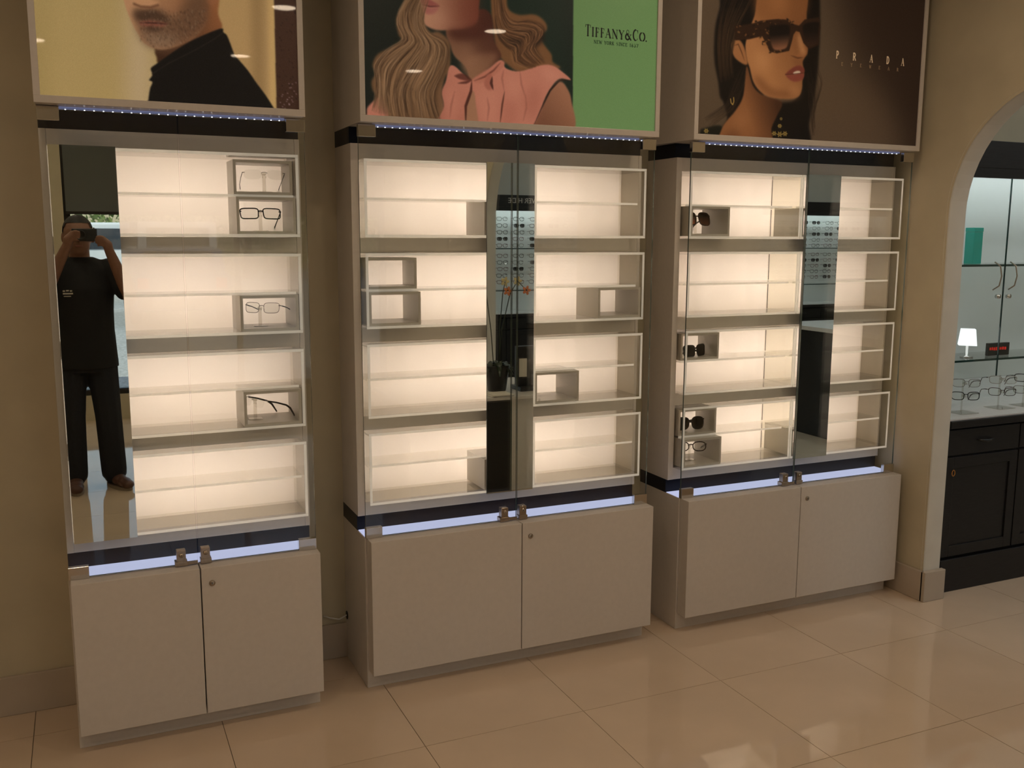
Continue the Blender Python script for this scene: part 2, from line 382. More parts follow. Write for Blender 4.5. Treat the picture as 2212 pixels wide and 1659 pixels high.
def cabinet(label, bx0, bx1, gap, wx0, wx1, cases, mx0, mx1, dy):
    cab = thing('display_cabinet', label, 'cabinet', ((bx0 + bx1) / 2, Y_BODY + dy, 0), group=None)
    L = M['laminate']; yb = Y_WALL - .001
    # lower cupboard
    MB().box(bx0, bx1, Y_BODY + dy, yb, 0, Z_TOP, bev=.0015).build('base_body', L, cab)
    for k, (a, b) in enumerate(((bx0 + .006, gap - .0018), (gap + .0018, bx1 + .001))):
        d = MB().box(a, b, Y_DOOR + dy, Y_BODY + dy - .002, 0.067, Z_TOP, bev=.0018).build('cupboard_door', L, cab)
        if k == 1:
            lk = MB().lathe([(0, 0), (.0095, 0), (.0095, -.003), (.0075, -.0045), (0, -.0045)], (gap + .034, Y_DOOR + dy, .505), 'y', 20).build('cam_lock', M['nickel'], d)
            lk['label'] = 'small round metal cam lock'
            MB().box(gap + .0332, gap + .0348, Y_DOOR + dy - .0049, Y_DOOR + dy - .0044, .501, .509).build('keyhole', M['keyhole'], d)
    MB().box(bx0 + .004, bx1 - .004, 3.158 + dy, Y_BAND + dy - .002, Z_TOP + .0003, Z_TOP + .0022).build('light_panel', M['light_panel'], cab)['label'] = 'glowing bluish-white LED strip panel'
    # dark bands below and above the white shelving
    MB().box(bx0, bx1, Y_BAND + dy, yb, Z_TOP + .0003, Z_WB - .0003).build('black_band', M['band'], cab)
    MB().box(bx0, bx1, Y_BAND + dy, yb, Z_WT + .0003, Z_PB - .0003).build('black_band', M['band'], cab)
    # white shelving carcass
    for a, b in ((bx0, wx0), (wx1, bx1)): MB().box(a, b, Y_WHITE + dy, yb, Z_WB, Z_WT, bev=.001).build('carcass_side', L, cab)
    # each row is backlit: LED bars on the rear board behind an opal panel
    MB().box(wx0, wx1, 3.4395, yb, Z_WB, Z_WT).build('rear_board', M['panel'], cab)
    nb = 12 if (wx1 - wx0) > .9 else 8
    for (z0, z1) in ROWS:
        MB().box(wx0 + .0003, wx1 - .0003, Y_BACK + dy, Y_BACK + .003 + dy, z0 - .0005, z1 + .0005).build('opal_panel', M['opal'], cab)
        lb = part_empty('led_bars', cab)
        for k in range(nb):
            x = wx0 + (wx1 - wx0) * (k + .5) / nb; t = abs((k + .5) / nb * 2 - 1)
            MB().box(x - .008, x + .008, 3.4345, 3.439, z0 + .012, z1 - .012, mat=0).build('led_bar', M['bar'][min(2, int(t * 3))], lb)
    bars = [(Z_WB, ROWS[3][0] - .001)] + [(ROWS[k + 1][1] + .001, ROWS[k][0] - .001) for k in (2, 1, 0)] + [(ROWS[0][1] + .001, Z_WT)]
    for i, (a, b) in enumerate(bars):
        o = MB().box(wx0 + .0002, wx1 - .0002, Y_WHITE + .002 + dy, 3.439, a, b, bev=.0008).build('crossbar', L, cab)
    for (z0, z1) in ROWS:
        for (a, b) in cases: acrylic_case(cab, a, b, z0, z1, dy)
    # mirror strip across the case fronts
    MB().box(mx0, mx1, Y_MIR + dy, Y_MIR + .006 + dy, 0.660, 1.860, mat=[1, 1, 0, 1, 1, 1]).build('mirror', [M['mirror'], M['mirror_edge']], cab)['label'] = 'tall narrow mirror strip'
    # glass doors with corner hinges and centre locks
    zb, zt = Z_TOP + .004, Z_PB - .006
    for side in (-1, 1):
        a, b = (bx0 + .002, gap - .002) if side < 0 else (gap + .002, bx1 - .002)
        gd = MB().box(a, b, Y_GLASS + dy, Y_GLASS + .007 + dy, zb, zt, mat=[1, 1, 0, 0, 1, 1]).build('glass_door', [M['glass'], M['glass_edge']], cab)
        hx = a - .001 if side < 0 else b - .058
        for zz in (zb - .0035, zt - .036):
            h = MB().box(hx, hx + .059, Y_GLASS + dy - .006, Y_GLASS + .013 + dy, zz, zz + .0395, bev=.0015).build('hinge', M['chrome'], gd)
        lx = (b - .066) if side < 0 else (a + .004)
        lk = MB().box(lx + .002, lx + .030, Y_GLASS + dy - .010, Y_GLASS + .016 + dy, zb + .012, zb + .05, bev=.002)
        lk.box(lx - .004 if side < 0 else lx, lx + .034, Y_GLASS + dy - .012, Y_GLASS + .018 + dy, zb - .002, zb + .014, bev=.0015)
        if side < 0: lk.box(lx + .034, lx + .066, Y_GLASS + dy - .008, Y_GLASS + dy - .002, zb, zb + .010)
        lk.build('glass_lock', M['nickel'], gd)
        MB().lathe([(0, 0), (.0075, 0), (.0075, -.003), (0, -.003)], (lx + .016, Y_GLASS + dy - .010, zb + .034), 'y', 16).build('lock_cylinder', M['nickel'], gd)
        MB().box(lx + .0152, lx + .0168, Y_GLASS + dy - .0134, Y_GLASS + dy - .0128, zb + .030, zb + .038).build('keyhole', M['keyhole'], gd)
    # LED strip under the sign box
    st = MB().box(bx0 + .06, bx1 - .06, 3.160 + dy, 3.178 + dy, Z_PB - .0055, Z_PB - .0005).build('led_strip', M['led_body'], cab)
    mb = MB(); x = bx0 + .075
    while x < bx1 - .07:
        mb.box(x, x + .0034, 3.1660 + dy, 3.1694 + dy, Z_PB - .0075, Z_PB - .0056); x += .0255
    di = mb.build('diodes', M['led'], st); di['kind'] = 'stuff'
    return cab
DY1 = -0.035
CABS = [
    dict(label='narrow white eyewear cabinet with a mirror at left, under the bearded-man poster', bx0=-.089, bx1=.674, gap=.292, wx0=-.0695, wx1=.658, cases=[(-.068, .657)], mx0=-.066, mx1=.116, dy=DY1),
    dict(label='wide white glass-front eyewear cabinet with a central mirror, under the green-edged poster', bx0=.853, bx1=1.998, gap=1.4317, wx0=.881, wx1=1.985, cases=[(.8825, 1.5115), (1.5130, 1.9835)], mx0=1.324, mx1=1.5105, dy=0),
    dict(label='wide white eyewear cabinet beside the arch, under the poster of a woman in sunglasses', bx0=2.158, bx1=3.300, gap=2.7341, wx0=2.183, wx1=3.292, cases=[(2.1847, 2.7331), (2.7351, 3.2902)], mx0=2.7527, mx1=2.9333, dy=0)]
CABO = [cabinet(**c) for c in CABS]
for (z0, z1) in ROWS:      # dark seam behind the joint of the two cases by the arch
    zm = (z0 + z1) / 2
    for a, b in ((z0 + .010, zm - .006), (zm + .006, z1 - .010)): MB().box(2.7318, 2.7345, Y_BACK - .0018, Y_BACK - .0004, a, b).build('seam_strip', M['seam'], CABO[2])

# small white display cubes standing in the acrylic cases
def cube(label, x0, x1, row, half, dy):
    z0, z1 = ROWS[row]; zm = (z0 + z1) / 2
    a, b = (z0 + .0094, zm - .0044) if half == 0 else (zm + .0044, z1 - .0170)
    t = .009; y0, y1 = Y_CASE + dy + .006, Y_BACK - .006 + dy
    if half == 1: y0 = Y_CASE + dy + .047
    c = thing('display_cube', label, 'display cube', ((x0 + x1) / 2, (y0 + y1) / 2, a), group='white display cubes')
    for nm, bb in (('top', (x0, x1, b - t, b)), ('bottom', (x0, x1, a, a + t)), ('side', (x0, x0 + t, a + t, b - t)), ('side', (x1 - t, x1, a + t, b - t))):
        MB().box(bb[0], bb[1], y0, y1, bb[2], bb[3]).build(nm, M['cube'], c)
    return c
W_ = .186
C1R, C2L, C3L = .646, .893, 2.195
cube('white open cube holding rimless glasses, top right of the narrow cabinet', C1R - W_, C1R, 0, 1, DY1)
cube('white open cube holding black rectangular glasses, top row of the narrow cabinet', C1R - W_, C1R, 0, 0, DY1)
cube('white open cube holding thin wire glasses, second row of the narrow cabinet', C1R - W_, C1R, 1, 0, DY1)
cube('white open cube holding side-turned glasses with dark temples, third row of the narrow cabinet', C1R - W_, C1R, 2, 0, DY1)
cube('empty white cube partly behind the mirror, top row of the middle cabinet', 1.320, 1.320 + .182, 0, 0, 0)
cube('upper of two stacked empty white cubes at left of the middle cabinet', C2L, C2L + W_, 1, 1, 0)
cube('lower of two stacked empty white cubes at left of the middle cabinet', C2L, C2L + W_, 1, 0, 0)
cube('empty white cube at the right end of second row, middle cabinet', 1.973 - W_, 1.973, 1, 0, 0)
cube('empty white cube right of the mirror, third row of the middle cabinet', 1.523, 1.523 + W_, 2, 0, 0)
cube('empty white cube partly behind the mirror, bottom row of the middle cabinet', 1.320, 1.320 + .182, 3, 0, 0)
cube('white cube holding brown gradient sunglasses, top row of the arch cabinet', C3L, C3L + W_, 0, 0, 0)
cube('empty white cube behind the mirror edge, top row of the arch cabinet', 2.746, 2.746 + W_, 0, 0, 0)
cube('white cube holding flat black sunglasses, third row of the arch cabinet', C3L, C3L + W_, 2, 1, 0)
cube('white cube holding round black sunglasses, bottom left of the arch cabinet', C3L, C3L + W_, 3, 1, 0)
cube('white cube holding dark oval eyeglasses, bottom left of the arch cabinet', C3L, C3L + W_, 3, 0, 0)
cube('empty white cube behind the mirror edge, bottom row of the arch cabinet', 2.746, 2.746 + W_, 3, 0, 0)

# ------------------------------------------------------------------ eyewear
M['frame_black'] = pbr('glossy_black_frame', (0.010, 0.008, 0.007), 0.18)
M['frame_brown'] = pbr('tortoise_frame', (0.045, 0.018, 0.010), 0.2, noise=0.6, nscale=160)
M['frame_metal'] = pbr('gunmetal_wire', (0.16, 0.14, 0.12), 0.3, metal=0.9)
M['frame_grey'] = pbr('pale_metal_frame', (0.45, 0.42, 0.38), 0.3, metal=0.7)
M['frame_red'] = pbr('dark_red_frame', (0.13, 0.02, 0.02), 0.3)
M['lens_clear'] = clear('demo_lens', (0.97, 0.97, 0.96), 1.4)
def grad_lens(name, top, bot, h):
    mt = clear(name, top, 1.5); nt = mt.node_tree
    tc = nt.nodes.new('ShaderNodeTexCoord'); sp = nt.nodes.new('ShaderNodeSeparateXYZ'); mr = nt.nodes.new('ShaderNodeMapRange'); cr = nt.nodes.new('ShaderNodeValToRGB')
    mr.inputs[1].default_value = -h / 2; mr.inputs[2].default_value = h / 2
    cr.color_ramp.elements[0].color = (*bot, 1); cr.color_ramp.elements[1].color = (*top, 1); cr.color_ramp.elements[1].position = .75
    nt.links.new(tc.outputs['Object'], sp.inputs[0]); nt.links.new(sp.outputs['Z'], mr.inputs[0]); nt.links.new(mr.outputs[0], cr.inputs[0])
    t = [n for n in nt.nodes if n.type == 'BSDF_TRANSPARENT'][0]; nt.links.new(cr.outputs[0], t.inputs[0]); return mt
M['lens_brown'] = grad_lens('brown_gradient_lens', (0.035, 0.018, 0.010), (0.48, 0.26, 0.17), .05)
M['lens_dark'] = grad_lens('grey_gradient_lens', (0.012, 0.010, 0.010), (0.20, 0.17, 0.155), .05)
def lens_loop(cx, w, h, ex, s, drop=0.0, n=28):
    pts = []
    for k in range(n):
        a = 2 * math.pi * k / n; c, q = math.cos(a), math.sin(a)
        x = math.copysign(abs(c) ** (2 / ex), c) * w / 2; z = math.copysign(abs(q) ** (2 / ex), q) * h / 2
        x *= 1 + .10 * (z / h); z += drop * s * x / w * h
        pts.append((cx + x, .0 + .010 * ((cx + x) / .07) ** 2, z))
    return pts
def eyewear(label, cat, loc, rz=0, pitch=20, lw=.053, lh=.036, ex=3.4, br=.017, rim=.0014, rim_m='frame_black', lens_m='lens_clear', temple_m=None, tr=.0022, tl=.135, rimless=False, drop=.06, depth=.004, fold=False, group=None, tdrop=.036):
    g = thing('sunglasses' if 'sun' in cat else 'eyeglasses', label, cat, loc, (math.radians(-pitch), 0, math.radians(rz)), group)
    rm = M[rim_m]; tm = M[temple_m or rim_m]
    mb = MB(); W = br + 2 * lw
    for s in (-1, 1):
        lp = lens_loop(s * (br + lw) / 2, lw, lh, ex, s, drop)
        if not rimless: mb.tube(lp, rim, 6, closed=True, flat=1.0)
        lm = MB(); n = len(lp); lm.add([(x, y + .0006, z) for x, y, z in lp] + [(x, y - .0006, z) for x, y, z in lp], [tuple(range(n)), tuple(reversed(range(n, 2 * n)))] + [(i, n + i, n + (i + 1) % n, (i + 1) % n) for i in range(n)])
        lm.build('lens', M[lens_m], g, local=True)
        # end piece and temple
        hx = s * (W / 2 + .003); hz = lh * .28
        mb.tube([(s * (W / 2 - .004), .010, hz), (hx, .010, hz), (hx, .018, hz)], max(rim, .0016), 6)
        t = MB()
        if fold:
            path = [(hx, .018, hz), (hx * .9, .024 + .004 * s, hz - .002), (hx * .3, .026 + .004 * s, hz - .006), (-hx * .3, .027 + .004 * s, hz - .012), (-hx * .75, .028 + .004 * s, hz - .024)]
        else:
            inn = hx * .93
            path = [(hx, .018, hz), (hx, .05, hz), (hx * .98, tl * .68, hz - .004), (inn, tl * .82, hz - .012), (inn * .97, tl, hz - tdrop)]
        t.tube(path, [tr, tr, tr * 1.1, tr * 1.25, tr * .9], 6, flat=.6); t.build('temple', tm, g, local=True)
        pd = MB(); pd.tube([(s * br * .42, .004, -lh * .05), (s * br * .30, .009, -lh * .14)], .0005, 5); pd.ball((s * br * .30, .0095, -lh * .17), .0018, .0012, .0035, 8)
        pd.build('nose_pad', M['clear_stand'], g, local=True)
    mb.tube([(-br / 2 - .001, .0003, lh * .12), (-br * .25, -.001, lh * .2), (br * .25, -.001, lh * .2), (br / 2 + .001, .0003, lh * .12)], max(rim, .0011), 6)
    mb.build('frame_front', rm, g, local=True)
    return g
def stand(label, loc, h, group='clear eyewear stands'):
    s = thing('eyewear_stand', label, 'eyewear stand', loc, group=group)
    MB().box(-.022, .022, -.018, .022, 0, .0025, bev=.0006).build('base', M['clear_stand'], s, local=True)
    mb = MB(); mb.tube([(0, 0, .0026), (0, 0, h)], .0055, 10); mb.ball((0, 0, h), .009, .006, .006, 10); mb.build('post', M['clear_stand'], s, local=True)
    return s
def floor_of(row, half):
    z0, z1 = ROWS[row]; zm = (z0 + z1) / 2
    return (z0 + .0094 + .009) if half == 0 else (zm + .0044 + .009)
cx1 = C1R - W_ / 2; yA = Y_CASE + DY1
z = floor_of(0, 1)
stand('clear stand carrying rimless glasses, top right of narrow cabinet', (cx1 + .012, yA + .10, z), .060)
eyewear('rimless eyeglasses with dark temple tips in the top right cube', 'eyeglasses', (cx1 + .012, yA + .088, z + .058), 0, 22, .056, .034, 3, .018, .0008, 'frame_grey', 'lens_clear', 'frame_black', .0016, rimless=True)
z = floor_of(0, 0)
stand('clear stand carrying black rectangular glasses in narrow cabinet', (cx1 - .004, yA + .10, z), .064)
eyewear('black rectangular eyeglasses on a clear stand, top row cube', 'eyeglasses', (cx1 - .004, yA + .088, z + .058), 0, 22, .056, .036, 5, .016, .0019, 'frame_black', tr=.0026)
z = floor_of(1, 0)
stand('clear stand carrying thin wire glasses in narrow cabinet', (cx1 - .018, yA + .09, z), .060)
eyewear('thin dark wire eyeglasses turned to the left in a white cube', 'eyeglasses', (cx1 - .014, yA + .080, z + .062), -38, 12, .052, .034, 4, .017, .0009, 'frame_metal', temple_m='frame_black', tr=.0019)
z = floor_of(2, 0)
stand('clear stand carrying side-turned glasses in narrow cabinet', (cx1 - .045, yA + .09, z), .066)
eyewear('rimless eyeglasses seen from the side with thick dark temples', 'eyeglasses', (cx1 - .052, yA + .085, z + .062), -68, 14, .050, .034, 3, .016, .0008, 'frame_grey', temple_m='frame_black', tr=.0030, rimless=True)
cx3 = C3L + W_ / 2; yC = Y_CASE
z = floor_of(0, 0)
stand('clear stand carrying brown sunglasses in the arch cabinet', (cx3 - .012, yC + .09, z), .062)
eyewear('large brown gradient sunglasses in the top row cube', 'sunglasses', (cx3 - .012, yC + .078, z + .060), 4, 16, .060, .052, 3.2, .016, .0028, 'frame_brown', 'lens_brown', tr=.0032, drop=-.02)
z = floor_of(2, 1)
eyewear('flat-topped black sunglasses resting in the third row cube', 'sunglasses', (cx3 + .006, yC + .085, z + .024), 16, 6, .058, .046, 4.2, .016, .0030, 'frame_black', 'lens_dark', tr=.0036, drop=.05, fold=True)
z = floor_of(3, 1)
eyewear('round black sunglasses resting in the upper bottom-row cube', 'sunglasses', (cx3 + .002, yC + .100, z + .028), -4, 4, .058, .050, 2.7, .016, .0034, 'frame_black', 'lens_dark', tr=.0036, drop=-.05, fold=True)
z = floor_of(3, 0)
stand('clear stand carrying dark oval glasses in the arch cabinet', (cx3 - .010, yC + .085, z), .062)
eyewear('dark oval eyeglasses on a clear stand, lowest left cube', 'eyeglasses', (cx3 - .010, yC + .074, z + .060), -22, 18, .056, .038, 2.5, .017, .0024, 'frame_brown', tr=.0030)

# power cable from the wall into the side of the middle cabinet
mb = MB(); mb.tube([(.765, Y_WALL - .004, .175), (.79, Y_WALL - .012, .166), (.82, Y_WALL - .030, .163), (.8515, 3.425, .172)], .0028, 8)
tag(mb.build('power_cable', M['panel']), 'pale power cable running from the wall into the middle cabinet', 'cable')
mb = MB(); mb.lathe([(0, 0), (.016, 0), (.016, -.002), (0, -.002)], (.8525, 3.425, .172), 'x', 16)
mb.build('cable_hole', M['keyhole'], CABO[1])

# ------------------------------------------------------------------ posters: flat prints drawn in code, in sign boxes over the cabinets
class Art:
    """small painter; coordinates in metres on the poster sheet (x right, z up)"""
    def __init__(s, x0, x1, z0, z1, ppm, base):
        s.x0, s.z0, s.ppm = x0, z0, ppm; s.w = int((x1 - x0) * ppm); s.h = int((z1 - z0) * ppm)
        s.im = np.zeros((s.h, s.w, 3), np.float32) + np.array(base, np.float32) / 255
    def grid(s, bb):
        a0, a1, b0, b1 = bb
        X, Z = np.meshgrid(np.arange(a0, a1) + .5, np.arange(b0, b1) + .5); return X, Z
    def px(s, P): return [((x - s.x0) * s.ppm, (z - s.z0) * s.ppm) for x, z in P]
    def bbox(s, P, pad=3):
        xs = [p[0] for p in P]; zs = [p[1] for p in P]
        return max(0, int(min(xs) - pad)), min(s.w, int(max(xs) + pad) + 1), max(0, int(min(zs) - pad)), min(s.h, int(max(zs) + pad) + 1)
    def comp(s, bb, a, col):
        a0, a1, b0, b1 = bb
        if a1 <= a0 or b1 <= b0: return
        c = np.asarray(col, np.float32) / 255
        s.im[b0:b1, a0:a1] = s.im[b0:b1, a0:a1] * (1 - a[..., None]) + c * a[..., None]
    def blur(s, a, r):
        r = int(r)
        for _ in range(3):
            for ax in (0, 1):
                k = min(r, a.shape[ax] // 2 - 1)
                if k < 1: continue
                p = [(0, 0), (0, 0)]; p[ax] = (k + 1, k)
                c = np.cumsum(np.pad(a, p, mode='edge'), axis=ax)
                n = 2 * k + 1
                a = (np.take(c, range(n, c.shape[ax]), ax) - np.take(c, range(0, c.shape[ax] - n), ax)) / n
        return a
    def inside(s, P, bb):
        X, Z = s.grid(bb); m = np.zeros(X.shape, bool); n = len(P)
        for i in range(n):
            (x1, z1), (x2, z2) = P[i], P[(i + 1) % n]
            if z1 == z2: continue
            c = ((z1 > Z) != (z2 > Z)) & (X < (x2 - x1) * (Z - z1) / (z2 - z1) + x1); m ^= c
        return m.astype(np.float32)
    def poly(s, P, col, soft=1, alpha=1.0, smooth=True, grad=None):
        """grad: (point0, point1, colour1): colour runs from col at point0 to colour1 at point1"""
        P = s.px(P)
        if smooth: P = spline(P)
        bb = s.bbox(P, 3 * soft + 3)
        if bb[1] - bb[0] < 2 or bb[3] - bb[2] < 2: return
        a = s.blur(s.inside(P, bb), soft) * alpha
        if grad is None: return s.comp(bb, a, col)
        g0, g1 = s.px([grad[0], grad[1]]); X, Z = s.grid(bb)
        d = np.array([g1[0] - g0[0], g1[1] - g0[1]]); t = np.clip(((X - g0[0]) * d[0] + (Z - g0[1]) * d[1]) / (d @ d), 0, 1)[..., None]
        c = np.asarray(col, np.float32) * (1 - t) + np.asarray(grad[2], np.float32) * t
        a0, a1, b0, b1 = bb
        s.im[b0:b1, a0:a1] = s.im[b0:b1, a0:a1] * (1 - a[..., None]) + c / 255 * a[..., None]
    def line(s, P, wd, col, alpha=1.0, soft=.6, taper=False):
        """wd in metres"""
        P = s.px(P); r = wd * s.ppm / 2; bb = s.bbox(P, r + 3)
        if bb[1] <= bb[0] or bb[3] <= bb[2]: return
        X, Z = s.grid(bb); best = np.full(X.shape, 1e9); n = len(P) - 1
        for i in range(n):
            (x1, z1), (x2, z2) = P[i], P[i + 1]; dx, dz = x2 - x1, z2 - z1; L = dx * dx + dz * dz + 1e-9
            t = np.clip(((X - x1) * dx + (Z - z1) * dz) / L, 0, 1); d = np.hypot(X - x1 - t * dx, Z - z1 - t * dz)
            rr = r * (1 - abs(2 * (i + t) / n - 1) ** 2 * .9) if taper else r
            best = np.minimum(best, d - rr)
        s.comp(bb, np.clip(.5 - best / (2 * soft), 0, 1) * alpha, col)
    def soften(s): s.im = np.stack([s.blur(s.im[..., c], 1) for c in range(3)], -1).astype(np.float32)
    def grain(s, amt): s.im += rng.normal(0, amt, s.im.shape[:2])[..., None]
    def material(s, name, gain, k):
        im = np.clip(s.im * np.array(k, np.float32), 0, 1); l = np.where(im <= .04045, im / 12.92, ((im + .055) / 1.055) ** 2.4)
        l = np.clip(l, 0, .9); e = np.where(l <= .0031308, l * 12.92, 1.055 * l ** (1 / 2.4) - .055)
        img = bpy.data.images.new(name, s.w, s.h); px = np.ones((s.h, s.w, 4), np.float32); px[..., :3] = e
        img.pixels.foreach_set(px.ravel()); img.update(); img.pack()
        mt, nt, b = new_mat(name); t = nt.nodes.new('ShaderNodeTexImage'); t.image = img; t.extension = 'EXTEND'
        gn = nt.nodes.new('ShaderNodeMix'); gn.data_type = 'RGBA'; gn.blend_type = 'MULTIPLY'; gn.inputs[0].default_value = 1.0; gn.inputs[7].default_value = (*gain, 1)
        nt.links.new(t.outputs[0], gn.inputs[6]); nt.links.new(gn.outputs[2], b.inputs['Base Color']); b.inputs['Roughness'].default_value = .35
        nt.links.new(t.outputs[0], b.inputs['Emission Color']); b.inputs['Emission Strength'].default_value = PRINT_GLOW   # print glows in its own colours, added to brighten the poster
        b.inputs['Coat Weight'].default_value = .2; b.inputs['Coat Roughness'].default_value = .02; b.inputs['Specular IOR Level'].default_value = .25
        return mt
def spline(P, k=6):
    n = len(P); out = []
    for i in range(n):
        p0, p1, p2, p3 = P[i - 1], P[i], P[(i + 1) % n], P[(i + 2) % n]
        for j in range(k):
            t = j / k
            out.append(tuple(.5 * (2 * p1[d] + (p2[d] - p0[d]) * t + (2 * p0[d] - 5 * p1[d] + 4 * p2[d] - p3[d]) * t * t + (3 * p1[d] - p0[d] - 3 * p2[d] + p3[d]) * t ** 3) for d in (0, 1)))
    return out
def sheet(u, v, Y):
    """traced photograph point -> point on the poster sheet at depth Y (x, z)"""
    d = AX[2] + AX[0] * ((u - 1106) / FPX) - AX[1] * ((v - 829.5) / FPX); t = Y / d.y
    return (d.x * t, EYE + d.z * t)
def tracer(ox, oy, sc, Y): return lambda *P: [sheet(ox + a / sc, oy + b / sc, Y) for a, b in P]

# letters as pen strokes on a unit cell: (points, thick?) ; origin at the baseline
def arc(cx, cy, rx, ry, a0, a1, n=16): return [(cx + rx * math.cos(math.radians(a0 + (a1 - a0) * k / n)), cy + ry * math.sin(math.radians(a0 + (a1 - a0) * k / n))) for k in range(n + 1)]
GL = {
 'T': [([(.5, 0), (.5, 1)], 1), ([(.05, 1), (.95, 1)], 0), ([(.05, 1), (.02, .8)], 0), ([(.95, 1), (.98, .8)], 0), ([(.32, 0), (.68, 0)], 0)],
 'I': [([(.5, 0), (.5, 1)], 1), ([(.2, 0), (.8, 0)], 0), ([(.2, 1), (.8, 1)], 0)],
 'F': [([(.3, 0), (.3, 1)], 1), ([(.1, 1), (.9, 1)], 0), ([(.9, 1), (.93, .8)], 0), ([(.3, .52), (.7, .52)], 0), ([(.7, .62), (.7, .42)], 0), ([(.1, 0), (.5, 0)], 0)],
 'A': [([(.08, 0), (.5, 1)], 0), ([(.5, 1), (.88, 0)], 1), ([(.22, .36), (.74, .36)], 0), ([(-.04, 0), (.22, 0)], 0), ([(.7, 0), (1.04, 0)], 0)],
 'N': [([(.12, 0), (.12, 1)], 0), ([(.12, 1), (.86, 0)], 1), ([(.86, 0), (.86, 1)], 0), ([(-.02, 0), (.26, 0)], 0), ([(-.02, 1), (.14, 1)], 0), ([(.72, 1), (1, 1)], 0)],
 'Y': [([(.5, 0), (.5, .45)], 1), ([(.5, .45), (.08, 1)], 1), ([(.5, .45), (.9, 1)], 0), ([(.32, 0), (.68, 0)], 0), ([(-.04, 1), (.25, 1)], 0), ([(.75, 1), (1.02, 1)], 0)],
 'C': [(arc(.55, .5, .45, .5, 100, 260), 1), (arc(.55, .5, .45, .5, 40, 100, 8), 0), (arc(.55, .5, .45, .5, 260, 320, 8), 0), ([(.9, .98), (.92, .7)], 0)],
 'O': [(arc(.5, .5, .46, .5, 120, 240), 1), (arc(.5, .5, .46, .5, -60, 60), 1), (arc(.5, .5, .46, .5, 60, 120, 6), 0), (arc(.5, .5, .46, .5, 240, 300, 6), 0)],
 '&': [(arc(.38, .75, .2, .24, -60, 260), 0), (arc(.36, .28, .32, .28, 80, 320), 1), ([(.25, .62), (.92, 0)], 1), ([(.62, .12), (.85, .5)], 0), ([(.7, .52), (1, .52)], 0)],
 '.': [([(.15, .04), (.2, .04)], 1)],
 'E': [([(.25, 0), (.25, 1)], 1), ([(.08, 1), (.85, 1)], 0), ([(.85, 1), (.87, .82)], 0), ([(.25, .52), (.65, .52)], 0), ([(.08, 0), (.88, 0)], 0), ([(.88, 0), (.92, .2)], 0)],
 'W': [([(.02, 1), (.28, 0)], 1), ([(.28, 0), (.5, .9)], 0), ([(.5, .9), (.74, 0)], 1), ([(.74, 0), (1, 1)], 0), ([(-.06, 1), (.14, 1)], 0), ([(.9, 1), (1.08, 1)], 0)],
 'R': [([(.22, 0), (.22, 1)], 1), (arc(.42, .74, .38, .26, 90, -90), 1), ([(.05, 1), (.45, 1)], 0), ([(.22, .48), (.45, .48)], 0), ([(.5, .48), (.95, 0)], 1), ([(.05, 0), (.4, 0)], 0)],
 'K': [([(.22, 0), (.22, 1)], 1), ([(.25, .42), (.85, 1)], 0), ([(.42, .58), (.95, 0)], 1), ([(.05, 0), (.4, 0)], 0), ([(.05, 1), (.4, 1)], 0), ([(.7, 1), (1, 1)], 0)],
 'S': [(arc(.5, .74, .32, .25, 40, 250), 0), ([(.32, .6), (.68, .4)], 1), (arc(.5, .26, .34, .26, 70, -140), 0)],
 'G': [(arc(.52, .5, .44, .5, 90, 270), 1), (arc(.52, .5, .44, .5, 40, 90, 8), 0), (arc(.52, .5, .44, .5, 270, 320, 8), 0), ([(.86, .08), (.86, .42)], 1), ([(.68, .42), (1, .42)], 0)],
 'P': [([(.22, 0), (.22, 1)], 1), (arc(.45, .73, .4, .27, 90, -90), 1), ([(.05, 1), (.48, 1)], 0), ([(.22, .46), (.48, .46)], 0), ([(.05, 0), (.4, 0)], 0)],
 'D': [([(.2, 0), (.2, 1)], 1), (arc(.4, .5, .52, .5, 90, -90), 1), ([(.04, 1), (.42, 1)], 0), ([(.04, 0), (.42, 0)], 0)],
 '1': [([(.5, 0), (.5, 1)], 1), ([(.3, .8), (.5, 1)], 0), ([(.3, 0), (.7, 0)], 0)],
 '8': [(arc(.5, .75, .28, .24, 0, 360, 20), 0), (arc(.5, .26, .34, .26, 0, 360, 20), 1)],
 '3': [(arc(.45, .74, .32, .26, 140, -80), 0), (arc(.45, .26, .38, .26, 80, -140), 1)],
 '7': [([(.1, 1), (.88, 1)], 0), ([(.88, 1), (.4, 0)], 1), ([(.1, 1), (.1, .82)], 0)],
}
def letter(art, ch, x, z, w_, h, thick, thin, col):
    for pts, fat in GL[ch]: art.line([(x + a * w_, z + b * h) for a, b in pts], thick if fat else thin, col, soft=.55)
def word(art, txt, x0, x1, z, h, widths, thick, thin, col, caps=None):
    adv = [widths.get(c, 1.0) for c in txt]; tot = sum(adv); x = x0
    for i, c in enumerate(txt):
        a = adv[i] * (x1 - x0) / tot
        if c != ' ': letter(art, c, x + a * .08, z, a * .80, h * (caps[i] if caps else 1), thick, thin, col)
        x += a

